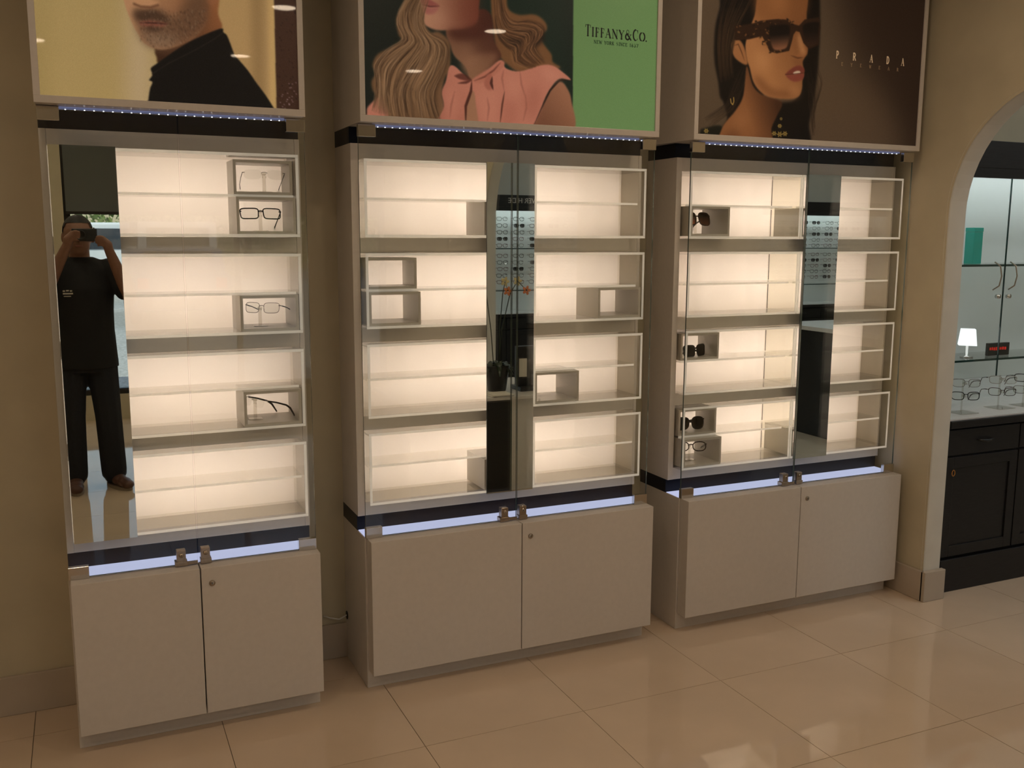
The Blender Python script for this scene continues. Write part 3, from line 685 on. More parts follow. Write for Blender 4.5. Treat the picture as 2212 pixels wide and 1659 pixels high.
# --- poster over the narrow cabinet: bearded man in a black jacket
PB, PT = 1.985, 2.83
YP1 = Y_DOOR + DY1
a1 = Art(-.072, .645, PB, PT, 1100, (168, 143, 92)); t = tracer(0, 0, 3.0722, YP1)
def up(P, zt): return P + [(P[-1][0], zt), (P[0][0], zt)]
a1.poly(t((240, -900), (330, -900), (330, 720), (240, 720)), (150, 128, 78), 20, .5, False)
a1.poly(t((850, -900), (1000, -900), (1000, 720), (850, 720)), (184, 160, 128), 26, .85, False)
a1.poly(t((1440, -900), (1815, -900), (1835, 780), (1440, 780)), (168, 134, 88), 8, .9, False)
a1.poly(t((1660, -900), (1725, -900), (1750, 780), (1690, 780)), (112, 84, 52), 14, .6, False)
a1.poly(t((1765, -900), (1812, -900), (1836, 780), (1790, 780)), (190, 156, 100), 6, .7, False)
a1.poly(t((1798, -900), (2000, -900), (2010, 800), (1838, 800)), (58, 36, 26), 1, 1, False)
for k in range(60):
    qx, qy = rng.uniform(1830, 1965), rng.uniform(-100, 700); a1.line(t((qx, qy), (qx + 3, qy + 6)), .003 * rng.uniform(.4, 1), (30, 16, 12), .8)
for k in range(26):
    qx, qy = rng.uniform(1850, 1970), rng.uniform(540, 730); a1.line(t((qx, qy), (qx + 5, qy + 3)), .0016, (210, 180, 190), .7)
# neck, then head
a1.poly(t((1030, 310), (1040, 380), (1060, 420), (1180, 360), (1340, 270), (1470, 195), (1448, 90), (1446, -60), (1300, -80), (1100, 100)), (136, 84, 50), 2, grad=(t((1440, 60))[0], t((1080, 380))[0], (58, 34, 20)))
a1.poly(t((810, -60), (835, 50), (862, 120), (892, 185), (922, 235), (938, 268), (965, 294), (1010, 318), (1070, 330), (1130, 322), (1200, 298), (1275, 262), (1345, 200), (1380, 120), (1388, 30), (1400, -120), (1390, -330), (1250, -460), (1000, -450), (860, -330), (815, -180)), (176, 130, 94), 1, grad=(t((880, 60))[0], t((1380, 120))[0], (120, 76, 48)))
a1.poly(t((1340, -120), (1400, -140), (1445, -80), (1440, 10), (1400, 32), (1370, 10)), (140, 88, 56), 2)                 # ear
a1.poly(t((900, 70), (960, 60), (1060, 62), (1140, 110), (1180, 90), (1250, -20), (1340, -60), (1382, 60), (1345, 190), (1270, 256), (1180, 296), (1070, 318), (1000, 305), (945, 262), (912, 190), (905, 130)), (88, 62, 44), 12, .78)   # beard
a1.poly(t((945, 250), (1000, 220), (1100, 225), (1190, 260), (1120, 312), (1040, 318), (985, 300)), (140, 112, 88), 12, .6)
a1.poly(t((885, 75), (945, 62), (1040, 72), (1120, 120), (1100, 146), (1000, 132), (910, 140)), (62, 42, 30), 7, .8)       # moustache
a1.poly(t((925, 148), (985, 136), (1060, 146), (1112, 160), (1070, 178), (990, 178), (940, 170)), (128, 74, 58), 3)        # mouth
a1.line(t((925, 152), (990, 152), (1060, 154), (1112, 162)), .004, (52, 26, 20), .9, 1.5, True)
a1.poly(t((955, 186), (1020, 180), (1070, 190), (1020, 208)), (48, 32, 24), 5, .7)
a1.poly(t((888, -140), (930, -150), (985, -20), (1050, 14), (1038, 40), (960, 52), (905, 36), (885, -20)), (182, 134, 96), 4, .9)   # nose
a1.line(t((890, 26), (935, 44), (1000, 48), (1048, 34)), .006, (84, 50, 34), .7, 3)
for k in range(500):    # stubble
    qx, qy = rng.uniform(930, 1370), rng.uniform(60, 310)
    if qy < 290 - abs(qx - 1080) * .35 + 40 and qx < 1380 - max(0, qy - 100) * .6: a1.line(t((qx, qy), (qx + 3, qy + 10)), .0011, (44, 30, 22) if rng.random() < .7 else (160, 136, 112), .5)
for sx in (900, 1120):  # eyes and brows above the picture edge
    a1.poly(t((sx - 60, -190), (sx, -212), (sx + 70, -190), (sx, -172)), (60, 44, 34), 2); a1.line(t((sx - 80, -250), (sx, -268), (sx + 90, -244)), .016, (40, 28, 20), .9, 3, True)
a1.poly(t((800, -260), (850, -420), (1000, -540), (1220, -540), (1400, -420), (1430, -120), (1370, -130), (1350, -330), (1150, -440), (930, -400)), (36, 26, 20), 4)
a1.poly(t((980, 760), (985, 665), (996, 590), (1012, 545), (990, 532), (1004, 512), (1012, 492), (1001, 455), (1030, 430), (1100, 380), (1200, 312), (1310, 252), (1465, 190), (1482, 216), (1508, 240), (1550, 350), (1562, 372), (1640, 462), (1700, 548), (1765, 636), (1830, 740), (1860, 800)), (15, 12, 10), 1)
a1.line(t((1482, 216), (1420, 260), (1300, 330), (1120, 420), (1010, 490)), .003, (34, 28, 22), .8)
a1.soften(); a1.grain(.012)

# --- poster over the middle cabinet: woman with long hair in a pink blouse, green name panel
YP2 = Y_DOOR
a2 = Art(.868, 1.955, PB, PT, 1100, (24, 31, 24)); t = tracer(700, 0, 2.836, YP2)
a2.poly(t((900, -900), (1540, -900), (1530, 800), (900, 800)), (26, 46, 34), 60, .8, False)
GRN = t((1532, -900), (2100, -900), (2100, 900), (1522, 900))
a2.poly(GRN, (112, 157, 89), 1, 1, False, grad=(t((1700, 0))[0], t((1700, 760))[0], (118, 164, 96)))
HB = (122, 92, 58)
a2.poly(t((1030, -60), (1110, -60), (1128, 50), (1195, 90), (1290, 88), (1352, 130), (1366, 180), (1332, 222), (1345, 268), (1392, 330), (1402, 380), (1450, 412), (1400, 425), (1320, 420), (1200, 440), (1130, 402), (1080, 352), (1052, 300), (1040, 200), (1025, 80)), (128, 90, 52), 3)
a2.poly(t((1090, 190), (1200, 215), (1320, 200), (1342, 250), (1250, 290), (1150, 270)), (36, 25, 16), 9, .9)
a2.poly(t((455, 210), (440, 120), (470, 50), (530, -60), (650, -60), (610, 110), (640, 200), (700, 195), (765, 250), (775, 340), (768, 430), (740, 480), (722, 570), (735, 660), (735, 760), (280, 760), (268, 690), (322, 600), (298, 555), (290, 500), (312, 450), (296, 400), (325, 335), (400, 292), (470, 245)), HB, 3)
# neck and face
a2.poly(t((755, 170), (775, 280), (800, 345), (868, 412), (905, 500), (1000, 425), (1085, 350), (1042, 250), (1022, 90), (940, 60)), (156, 116, 80), 2, grad=(t((800, 420))[0], t((1000, 160))[0], (74, 38, 26)))
a2.poly(t((905, 490), (840, 400), (880, 360), (960, 330), (1060, 330), (1000, 425)), (160, 118, 82), 8, .7)
a2.poly(t((585, -60), (594, 30), (606, 62), (612, 100), (610, 132), (628, 160), (690, 184), (770, 184), (860, 176), (935, 142), (950, 40), (955, -120), (900, -330), (700, -380), (600, -260), (580, -140)), (198, 148, 110), 2, grad=(t((640, 90))[0], t((945, 110))[0], (118, 62, 42)))
a2.poly(t((760, 186), (850, 178), (935, 146), (1015, 120), (1020, 200), (920, 240), (800, 240)), (74, 34, 24), 9, .75)
a2.poly(t((596, -10), (640, -6), (708, 36), (660, 42), (604, 30)), (160, 88, 76), 2); a2.poly(t((604, 40), (655, 46), (700, 44), (680, 80), (640, 88), (612, 74)), (176, 106, 92), 3)
a2.line(t((600, 28), (650, 40), (708, 38)), .004, (84, 36, 32), .9, 1.5, True)
for ex_ in (650, 830): a2.poly(t((ex_ - 50, -200), (ex_, -222), (ex_ + 55, -200), (ex_, -186)), (60, 44, 36), 2); a2.line(t((ex_ - 60, -250), (ex_, -270), (ex_ + 70, -250)), .01, (96, 66, 40), .9, 3, True)
a2.poly(t((560, -120), (600, -330), (760, -470), (960, -430), (1080, -260), (1110, -40), (1030, -20), (960, -200), (860, -330), (700, -330), (610, -240)), HB, 4)
for (P_, c_, sf, al) in (([(640, 90), (700, 60), (760, 110), (720, 160), (660, 150)], (214, 166, 128), 22, .6), ([(830, -40), (930, -60), (940, 120), (860, 160)], (134, 74, 52), 26, .6), ([(820, 300), (900, 280), (920, 380), (880, 420)], (178, 134, 96), 20, .5), ([(960, 200), (1020, 180), (1050, 300), (1000, 360)], (96, 56, 38), 20, .6)): a2.poly(t(*P_), c_, sf, al)
# blouse, arm
PK = (212, 142, 112)
a2.poly(t((262, 700), (268, 655), (330, 598), (365, 600), (390, 760), (262, 760)), PK, 2)
a2.poly(t((768, 410), (800, 405), (850, 450), (905, 492), (990, 440), (1080, 368), (1115, 418), (1200, 436), (1330, 400), (1400, 402), (1460, 440), (1512, 490), (1440, 484), (1382, 550), (1342, 630), (1280, 800), (732, 800), (735, 650), (722, 565), (745, 500)), PK, 1, smooth=True, grad=(t((900, 560))[0], t((760, 700))[0], (196, 126, 98)))
a2.poly(t((1345, 640), (1395, 545), (1450, 500), (1492, 545), (1516, 620), (1526, 800), (1275, 800), (1300, 740)), (172, 122, 86), 2, grad=(t((1470, 560))[0], t((1330, 720))[0], (134, 90, 62)))
a2.line(t((1280, 780), (1342, 640), (1385, 553), (1445, 490), (1508, 492)), .006, (40, 24, 18), .9, 1.2, True)
for (P_, c_, sf, al) in (([(740, 560), (800, 540), (820, 700), (750, 740)], (226, 158, 126), 16, .55), ([(1120, 470), (1200, 470), (1210, 560), (1130, 600)], (224, 156, 124), 18, .55), ([(1230, 600), (1300, 520), (1330, 600), (1270, 740)], (186, 116, 90), 18, .6), ([(960, 560), (1060, 560), (1060, 720), (970, 740)], (222, 154, 122), 16, .5), ([(1100, 620), (1180, 640), (1170, 760), (1090, 760)], (192, 120, 94), 16, .5), ([(1330, 420), (1400, 420), (1460, 470), (1380, 500)], (228, 162, 130), 12, .5)): a2.poly(t(*P_), c_, sf, al)
a2.poly(t((866, 760), (870, 650), (896, 580), (918, 560), (930, 640), (940, 760)), (178, 132, 94), 2)
a2.line(t((905, 495), (900, 560), (868, 650), (868, 760)), .010, (66, 30, 22), .85, 2, True)
a2.line(t((1106, 560), (1092, 640), (1078, 760)), .006, (84, 44, 32), .85, 1.5, True)
a2.line(t((800, 465), (850, 470), (905, 490)), .020, (90, 44, 34), .8, 3, True); a2.line(t((820, 510), (870, 505), (905, 492)), .008, (86, 42, 32), .8, 2, True)
a2.poly(t((905, 492), (960, 450), (1020, 412), (1085, 370), (1105, 400), (1030, 470), (960, 510)), (204, 134, 104), 2)
a2.line(t((1080, 385), (1040, 430), (985, 470), (920, 495)), .006, (112, 58, 44), .8, 2, True)
a2.poly(t((980, 510), (1000, 460), (1028, 455), (1024, 490), (1030, 545), (1000, 548)), (190, 118, 92), 2); a2.line(t((1030, 470), (1024, 510), (1036, 550)), .010, (58, 26, 20), .8, 2, True)
for (p, q, r_) in (((1200, 440), (1210, 520), (1235, 600)), ((1100, 430), (1090, 480), (1104, 560)), ((1235, 580), (1240, 660), (1220, 740)), ((800, 560), (780, 640), (770, 720)), ((1000, 600), (1010, 660), (1000, 740))): a2.line(t(p, q, r_), .006, (168, 100, 78), .6, 3, True)
# hair strands
def strands(art, tr_, guides, n, cols, wd=(.0012, .003)):
    for k in range(n):
        g = rng.integers(0, len(guides) - 1); f = rng.random(); A, B = guides[g], guides[g + 1]; m_ = min(len(A), len(B))
        s0 = rng.uniform(0, .5); P = []
        for i in range(m_):
            P.append((A[i][0] * (1 - f) + B[i][0] * f + rng.normal(0, 4), A[i][1] * (1 - f) + B[i][1] * f + rng.normal(0, 4)))
        i0 = int(rng.integers(0, max(1, m_ - 3))); i1 = int(rng.integers(i0 + 3, m_ + 1)) if i0 + 3 <= m_ else m_
        Q = spline(P + P[::-1], 3)[:m_ * 3 - 2][i0 * 3:i1 * 3]
        if len(Q) > 2: art.line(tr_(*Q), rng.uniform(*wd), cols[rng.integers(0, len(cols))], rng.uniform(.25, .7), 1.0, True)
def waves(art, tr_, guides, n, cols):
    for k in range(n):
        g = rng.integers(0, len(guides) - 1); f = rng.random(); A, B = guides[g], guides[g + 1]; m_ = min(len(A), len(B))
        i0 = int(rng.integers(0, m_ - 3)); i1 = min(m_, i0 + int(rng.integers(3, 6)))
        P = [(A[i][0] * (1 - f) + B[i][0] * f, A[i][1] * (1 - f) + B[i][1] * f) for i in range(m_)]
        Q = spline(P + P[::-1], 4)[:m_ * 4 - 3][i0 * 4:i1 * 4]
        if len(Q) > 3: art.line(tr_(*Q), rng.uniform(.010, .026), cols[rng.integers(0, len(cols))], rng.uniform(.25, .55), 7.0, True)
GA = [[(520, -40), (460, 60), (450, 150), (480, 240), (380, 310), (310, 400), (320, 500), (310, 590), (290, 680)], [(560, -40), (500, 70), (500, 160), (540, 250), (450, 330), (380, 420), (370, 520), (370, 610), (380, 710)],
      [(600, -40), (550, 80), (560, 180), (600, 270), (560, 350), (500, 430), (450, 540), (450, 640), (470, 740)], [(620, -40), (590, 90), (610, 190), (670, 280), (650, 370), (600, 460), (550, 560), (560, 660), (570, 740)], [(640, 10), (606, 120), (640, 200), (740, 260), (760, 340), (730, 440), (680, 560), (690, 660), (720, 740)]]
waves(a2, t, GA, 46, [(60, 42, 26), (44, 30, 18), (172, 136, 92), (184, 150, 106)])
strands(a2, t, GA, 620, [(176, 142, 96), (150, 116, 74), (74, 52, 32), (52, 36, 22), (196, 164, 118)])
GB = [[(1100, -40), (1110, 60), (1160, 130), (1250, 130), (1330, 160), (1340, 210), (1290, 290), (1350, 380)], [(1070, -40), (1080, 80), (1120, 170), (1200, 190), (1260, 200), (1260, 260), (1220, 330), (1300, 400)], [(1040, -40), (1050, 110), (1070, 220), (1110, 280), (1150, 310), (1160, 350), (1180, 390), (1260, 420)]]
waves(a2, t, GB, 26, [(52, 32, 18), (40, 26, 16), (176, 130, 82)])
strands(a2, t, GB, 300, [(178, 134, 86), (150, 106, 62), (70, 44, 26), (48, 30, 18)])
a2.soften()
x0_, z0_ = t((1597, 226))[0]; x1_, _ = t((1985, 226))[0]
z0_ = t((1790, 236))[0][1]
TW = {'T': 1.05, 'I': .55, 'F': .85, 'A': 1.1, 'N': 1.15, 'Y': 1.05, '&': 1.25, 'C': 1.15, 'O': 1.15, '.': .4}
word(a2, 'TIFFANY&CO.', x0_, x1_, z0_, .0290, TW, .0052, .0016, (14, 16, 12), caps=[1.25, 1, 1, 1, 1, 1, 1, 1.15, 1.25, 1, 1])
x0_, _ = t((1652, 280))[0]; x1_, _ = t((1927, 280))[0]; z0_ = t((1790, 278))[0][1]
word(a2, 'NEW YORK SINCE 1837', x0_, x1_, z0_, .0105, {' ': .7, 'I': .6, '1': .7, 'W': 1.3}, .0022, .0010, (20, 44, 22))
a2.grain(.012)

# --- poster over the cabinet by the arch: woman with sunglasses on brown
YP3 = Y_DOOR
a3 = Art(2.150, 3.252, PB, PT, 1100, (88, 72, 54)); t = tracer(1380, 0, 3.3515, YP3)
a3.poly(t((1300, -900), (2100, -900), (2100, 1100), (1900, 1100), (1500, 300)), (40, 26, 19), 90, .85, False)
a3.poly(t((1250, 500), (1750, 650), (1900, 1060), (1250, 1060)), (92, 72, 52), 60, .6, False)
DK = (17, 12, 10)
a3.poly(t((620, -80), (585, 60), (556, 180), (545, 320), (550, 460), (575, 590), (588, 700), (612, 740), (640, 860), (600, 950), (760, 990), (900, 700), (900, -80)), DK, 4)
a3.poly(t((1150, -80), (1290, -80), (1312, 130), (1304, 380), (1290, 560), (1262, 760), (1232, 900), (1225, 1060), (930, 1060), (940, 940), (1000, 760), (1150, 690), (1150, 300)), DK, 5)
a3.poly(t((445, 950), (470, 930), (600, 915), (620, 1060), (440, 1060)), (22, 22, 16), 3)
a3.poly(t((780, 480), (826, 620), (900, 690), (1035, 740), (1000, 840), (960, 930), (945, 1060), (590, 1060), (598, 940), (640, 870), (700, 800), (756, 690)), (142, 92, 54), 2, grad=(t((800, 860))[0], t((1000, 760))[0], (66, 38, 22)))
a3.poly(t((590, 1000), (700, 940), (760, 1000), (900, 985), (900, 1060), (590, 1060)), (96, 58, 34), 14, .6)
a3.poly(t((900, -80), (838, 110), (806, 200), (772, 320), (782, 430), (802, 490), (828, 590), (876, 660), (945, 702), (1050, 716), (1125, 712), (1164, 690), (1182, 640), (1186, 580), (1198, 520), (1186, 455), (1200, 420), (1222, 380), (1226, 300), (1215, 120), (1200, -80)), (172, 118, 72), 2, grad=(t((930, 520))[0], t((1215, 300))[0], (124, 78, 44)))
a3.poly(t((860, -80), (1200, -80), (1200, 120), (1060, 150), (880, 150), (840, 110)), (132, 84, 46), 14, .6)
a3.poly(t((830, 560), (880, 640), (950, 695), (1060, 712), (1160, 690), (1100, 660), (960, 640), (880, 560)), (120, 74, 42), 12, .7)
a3.poly(t((1140, 410), (1190, 350), (1218, 380), (1196, 412), (1150, 424)), (150, 96, 56), 4, .8); a3.line(t((1100, 402), (1150, 420), (1190, 416)), .006, (72, 40, 24), .7, 2, True)
a3.poly(t((668, 330), (690, 290), (730, 290), (762, 340), (785, 440), (780, 470), (740, 455), (690, 410)), (158, 106, 64), 2); a3.line(t((690, 330), (720, 320), (745, 380), (765, 440)), .005, (84, 50, 28), .8, 1.5, True)
a3.poly(t((1060, 540), (1112, 492), (1160, 474), (1186, 486), (1198, 500), (1192, 526), (1120, 536)), (118, 56, 44), 2); a3.poly(t((1066, 546), (1120, 536), (1192, 530), (1188, 572), (1140, 592), (1096, 580)), (132, 66, 52), 2)
a3.poly(t((1116, 528), (1140, 514), (1164, 514), (1168, 528), (1130, 536)), (206, 186, 162), 1)
a3.line(t((1060, 540), (1116, 536), (1192, 528)), .0022, (56, 24, 20), .8, 1)
for (P_, c_, sf, al) in (([(830, 400), (900, 370), (960, 420), (930, 500), (860, 500)], (200, 144, 94), 22, .6), ([(1150, 250), (1175, 260), (1205, 370), (1185, 395), (1160, 340)], (206, 152, 100), 8, .6), ([(940, -60), (1060, -60), (1080, 60), (980, 90)], (168, 112, 66), 24, .6), ([(1090, 640), (1150, 630), (1165, 680), (1110, 700)], (194, 138, 90), 14, .5), ([(690, 850), (760, 800), (800, 880), (720, 940)], (172, 118, 74), 22, .5), ([(1120, 430), (1170, 440), (1180, 470), (1130, 470)], (124, 76, 46), 8, .5)):
    a3.poly(t(*P_), c_, sf, al)
strands(a3, t, [[(640, -60), (600, 60), (580, 180), (570, 320), (575, 460), (590, 600)], [(860, -60), (800, 60), (740, 160), (700, 280), (680, 420), (690, 560)]], 160, [(44, 30, 20), (62, 42, 26), (10, 8, 7), (80, 56, 34)], (.001, .003))
# sunglasses
FR = (44, 26, 16)
a3.poly(t((690, 190), (830, 168), (880, 150), (1000, 138), (1092, 144), (1112, 172), (1160, 186), (1200, 142), (1306, 124), (1316, 190), (1302, 325), (1232, 356), (1192, 312), (1164, 232), (1138, 224), (1120, 250), (1108, 300), (1088, 368), (1000, 386), (948, 374), (920, 312), (892, 262), (800, 284), (700, 292)), FR, 1, smooth=False)
for k in range(150):
    qx, qy = rng.uniform(700, 1120), rng.uniform(140, 380)
    on = (qy < 178 and qx > 840) or (qx < 890 and 180 < qy < 280) or (qy > 345 and 940 < qx < 1090) or (890 < qx < 945 and 180 < qy < 340)
    if on: a3.line(t((qx, qy), (qx + rng.uniform(-14, 14), qy + rng.uniform(-6, 6))), rng.uniform(.003, .007), (128, 84, 44) if rng.random() < .5 else (20, 12, 9), .75, 1.5)
a3.poly(t((948, 186), (1000, 180), (1084, 182), (1092, 240), (1084, 300), (1062, 350), (990, 362), (962, 330), (946, 250)), (20, 13, 11), 2, grad=(t((1010, 250))[0], t((1020, 362))[0], (146, 96, 66)))
a3.poly(t((1190, 182), (1296, 160), (1300, 210), (1288, 310), (1232, 334), (1204, 290)), (20, 13, 11), 2, grad=(t((1240, 230))[0], t((1240, 336))[0], (52, 32, 22)))
# loose strands, earring, dress flowers
strands(a3, t, [[(740, 480), (700, 560), (660, 650), (630, 740), (560, 800), (470, 850)], [(790, 500), (770, 600), (740, 690), (680, 800), (600, 860), (520, 930)]], 60, [(34, 24, 18), (58, 42, 28)], (.001, .002))
strands(a3, t, [[(1290, 380), (1300, 480), (1330, 580), (1310, 680), (1270, 800), (1280, 960)], [(1200, 560), (1220, 660), (1230, 760), (1240, 860), (1250, 930), (1260, 990)]], 50, [(24, 16, 12), (46, 32, 22), (70, 52, 36)], (.001, .002))
a3.line(t((664, 716), (668, 745), (680, 758), (688, 735), (686, 706)), .004, (196, 160, 78), .9)
for (fx, fy, fr) in ((1020, 972, 18), (1058, 968, 15), (980, 966, 14), (1020, 912, 12), (488, 948, 14), (1030, 860, 6)):
    for k in range(6): an = k * math.pi / 3; a3.line(t((fx, fy), (fx + fr * math.cos(an), fy + fr * math.sin(an))), .005, (168, 142, 70), .9, 1)
    a3.line(t((fx - 2, fy), (fx + 2, fy)), .004, (40, 30, 18), .9)
a3.soften()
for ch, cx_, cy_, w__ in (('P', 1438, 396, .012), ('R', 1560, 410, .0145), ('A', 1683, 425, .0150), ('D', 1802, 436, .0130), ('A', 1910, 450, .0150)):
    x_, z_ = t((cx_, cy_))[0]; letter(a3, ch, x_ - w__ / 2, z_ - .0135, w__ * 1.05, .0270, .0046, .0020, (216, 190, 152))
for ch, cx_, cy_ in (('E', 1472, 463), ('Y', 1540, 470), ('E', 1607, 474), ('W', 1675, 483), ('E', 1742, 490), ('A', 1808, 497), ('R', 1873, 504)):
    x_, z_ = t((cx_, cy_))[0]; letter(a3, ch, x_ - .0045, z_ - .006, .009, .012, .0017, .0011, (164, 134, 94))
a3.grain(.012)

def sign_box(label, x0, x1, dy, art, gain, k, name):
    yf = Y_DOOR + dy; zt = 2.85; s = thing('poster_light_box', label, 'poster', ((x0 + x1) / 2, yf, Z_PB))
    MB().box(x0 + .002, x1 - .002, yf + .006, Y_WALL - .001, Z_PB, zt, bev=.001).build('box', M['laminate'], s)
    b = .0205
    for nm, q in (('frame_rail', (x0, x1, Z_PB - .0004, Z_PB + b)), ('frame_rail', (x0, x1, zt - b, zt)), ('frame_rail', (x0, x0 + b * .88, Z_PB + b, zt - b)), ('frame_rail', (x1 - b * .88, x1, Z_PB + b, zt - b))):
        MB().box(q[0], q[1], yf - .006, yf + .0055, q[2], q[3], bev=.001).build(nm, M['laminate'], s)
    o = MB().box(x0 + b * .86, x1 - b * .86, yf, yf + .004, Z_PB + b - .001, zt - b + .001).build(name, art.material(name, gain, k), s)
    me = o.data; uv = me.uv_layers.new(name='print'); W_m, H_m = art.w / art.ppm, art.h / art.ppm; ol = world_loc(o)
    for li, lp in enumerate(me.loops):
        c = me.vertices[lp.vertex_index].co + ol; uv.data[li].uv = ((c.x - art.x0) / W_m, (c.z - art.z0) / H_m)
    return s
GAIN = (1.8, 2.5, 3.4)
sign_box('framed sign box with a poster of a bearded man in a black jacket', -.091, .664, DY1, a1, GAIN, (.92, .89, .87), 'poster')
sign_box('framed sign box, poster of a woman in pink blouse beside a green panel', .848, 1.976, 0, a2, GAIN, (.745, .675, .685), 'poster')
sign_box('framed sign box with a brown poster of a woman in tortoise sunglasses', 2.129, 3.272, 0, a3, GAIN, (.76, .69, .64), 'poster')

# ------------------------------------------------------------------ next room seen through the arch
M['white_board'] = pbr('white_board', (0.74, 0.77, 0.76), 0.35, noise=0.01)
M['glass_shelf_edge'] = pbr('green_glass_edge', (0.02, 0.05, 0.045), 0.1)
M['tube'] = glow('cool_tube', (0.88, 0.97, 0.97), 11.0)
def wall_display(label, x0, x1, yf, face, n, header_text=None, tube=True, handle=True):
    """black base cupboards with white worktop and lit glass cabinet above. face=-1: front looks to -y, +1: front looks to +y"""
    d = thing('wall_display', label, 'display unit', ((x0 + x1) / 2, yf, 0))
    def B(mb, xa, xb, ya, yb, za, zb, **k):   # ya, yb measured back from the front
        p, q = yf - face * ya, yf - face * yb; return mb.box(xa, xb, min(p, q), max(p, q), za, zb, **k)
    W = (x1 - x0) / n
    B(MB(), x0, x1, .015, .40, 0, .765).build('base_carcass', M['black_wood'], d)
    B(MB(), x0, x1, -.010, -.001, 0, .155, bev=.003).build('plinth', M['black_wood'], d)
    for k in range(n):
        a, b = x0 + k * W + .004, x0 + (k + 1) * W - .004
        dr = B(MB(), a, b, 0, .014, .640, .755, bev=.003).build('drawer', M['black_wood'], d)
        cx = (a + b) / 2; y_ = yf + face * .016
        MB().tube([(cx - .045, yf + face * .001, .700), (cx - .035, y_, .700), (cx, yf + face * .024, .698), (cx + .035, y_, .700), (cx + .045, yf + face * .001, .700)], [.003, .006, .008, .006, .003], 8).build('handle', M['black_plastic'], dr)
        dd = B(MB(), a, b, .007, .014, .165, .630).build('door', M['black_wood'], d)
        for q in ((a, a + .05, .165, .630), (b - .05, b, .165, .630), (a + .05, b - .05, .165, .215), (a + .05, b - .05, .580, .630)):
            B(MB(), q[0], q[1], 0, .0069, q[2], q[3], bev=.0015).build('door_rail', M['black_wood'], dd)
    B(MB(), x0 - .003, x1 + .003, -.018, .40, .766, .800, bev=.003).build('counter_edge', M['black_wood'], d)
    B(MB(), x0, x1, -.006, .395, .8002, .806).build('worktop', M['countertop'], d)
    B(MB(), x0, x1, .385, .405, .806, 1.915).build('back_board', M['white_board'], d)
    h = B(MB(), x0, x1, .12, .40, 1.915, 2.035, bev=.002).build('header', M['black_wood'], d)
    B(MB(), x0, x1, .12, .135, 1.872, 1.9148).build('light_valance', M['black_wood'], d)
    for zz in (1.035, 1.478):
        mb = MB(); f_ = 2 if face < 0 else 3
        ml = [1, 1, 0, 0, 0, 0]; ml[f_] = 1
        B(mb, x0 + .004, x1 - .004, .165, .384, zz - .005, zz + .005, mat=ml); mb.build('glass_shelf', [M['glass'], M['glass_shelf_edge']], d)
    for xx in (x0, x1 - .012): B(MB(), xx, xx + .012, .17, .384, .95, 1.914).build('end_panel', M['white_board'], d)
    if tube:
        B(MB(), x0 + .05, x1 - .05, .20, .225, 1.895, 1.9145).build('lamp_tube', M['tube'], d)
    if handle:
        for k in range(n):
            a, b = x0 + k * W + .002, x0 + (k + 1) * W - .002; ml = [1, 1, 0, 0, 1, 1]
            mb = MB(); B(mb, a, b, .15, .156, .955, 1.911, mat=ml); g = mb.build('glass_door', [M['glass'], M['glass_shelf_edge']], d)
            s_ = 1 if k % 2 == 0 else -1; hx = b - .068 if s_ > 0 else a + .030
            yy = yf - face * .15
            MB().tube([(hx - .008 , yy + face * .004, 1.365), (hx + .005, yy + face * .026, 1.385), (hx + .010, yy + face * .032, 1.43), (hx + .005, yy + face * .026, 1.475), (hx - .008, yy + face * .004, 1.495)], .0032, 8).build('door_handle', M['nickel'], g)
            MB().lathe([(0, 0), (.010, 0), (.010, face * .018), (0, face * .018)], (b - .045 if s_ > 0 else a + .020, yy + face * .001, 1.335), 'y', 14).build('glass_lock', M['chrome'], g)
    if header_text:
        cu = bpy.data.curves.new('lettering', 'FONT'); cu.body = header_text; cu.size = .075; cu.extrude = .001; cu.align_x = 'CENTER'; cu.align_y = 'CENTER'
        tmp = bpy.data.objects.new('lettering', cu); COL.objects.link(tmp); bpy.context.view_layer.update()
        lm_ = bpy.data.meshes.new_from_object(tmp.evaluated_get(bpy.context.evaluated_depsgraph_get())); bpy.data.objects.remove(tmp)
        to = bpy.data.objects.new('lettering', lm_); COL.objects.link(to); to.parent = d; lm_.materials.clear(); lm_.materials.append(M['cube'])
        to.location = ((x1 - x0) * .0, -face * .118 + 0, 1.975); to.rotation_euler = (math.pi / 2, 0, math.pi if face > 0 else 0)
    return d
wall_display('black base cupboards with lit white glass cabinet seen through the arch', 3.480, 5.34, 3.012, -1, 4)
# things on that unit
M['teal'] = pbr('teal_card', (0.02, 0.46, 0.38), 0.4)
t_ = thing('gift_box', 'upright teal box on the upper glass shelf', 'box', (3.853, 3.27, 1.4835))
MB().box(3.824, 3.882, 3.245, 3.295, 1.4835, 1.632, bev=.002).build('body', M['teal'], t_); MB().box(3.823, 3.883, 3.244, 3.296, 1.6325, 1.652, bev=.002).build('lid', M['teal'], t_)
M['lamp_white'] = glow('lit_lamp_shade', (0.95, 1.0, 1.0), 1.3)
t_ = thing('table_lamp', 'small lit white lamp on the lower glass shelf', 'lamp', (3.838, 3.25, 1.0405))
MB().lathe([(.056, 1.100), (.044, 1.176)], (3.838, 3.25, 0), 'z', 4).build('lamp_shade', M['lamp_white'], t_)
MB().lathe([(.030, 1.0405), (.030, 1.046), (.006, 1.049), (.006, 1.099), (0.001, 1.0995)], (3.838, 3.25, 0), 'z', 16).build('base', M['chrome'], t_)
M['red_glow'] = glow('red_display_marks', (1.0, .05, .03), .35)
t_ = thing('display_sign', 'small dark sign with red marks on the lower glass shelf', 'sign', (4.05, 3.25, 1.0405))
MB().box(3.977, 4.122, 3.245, 3.262, 1.0405, 1.102, bev=.002).build('case', M['black_plastic'], t_)
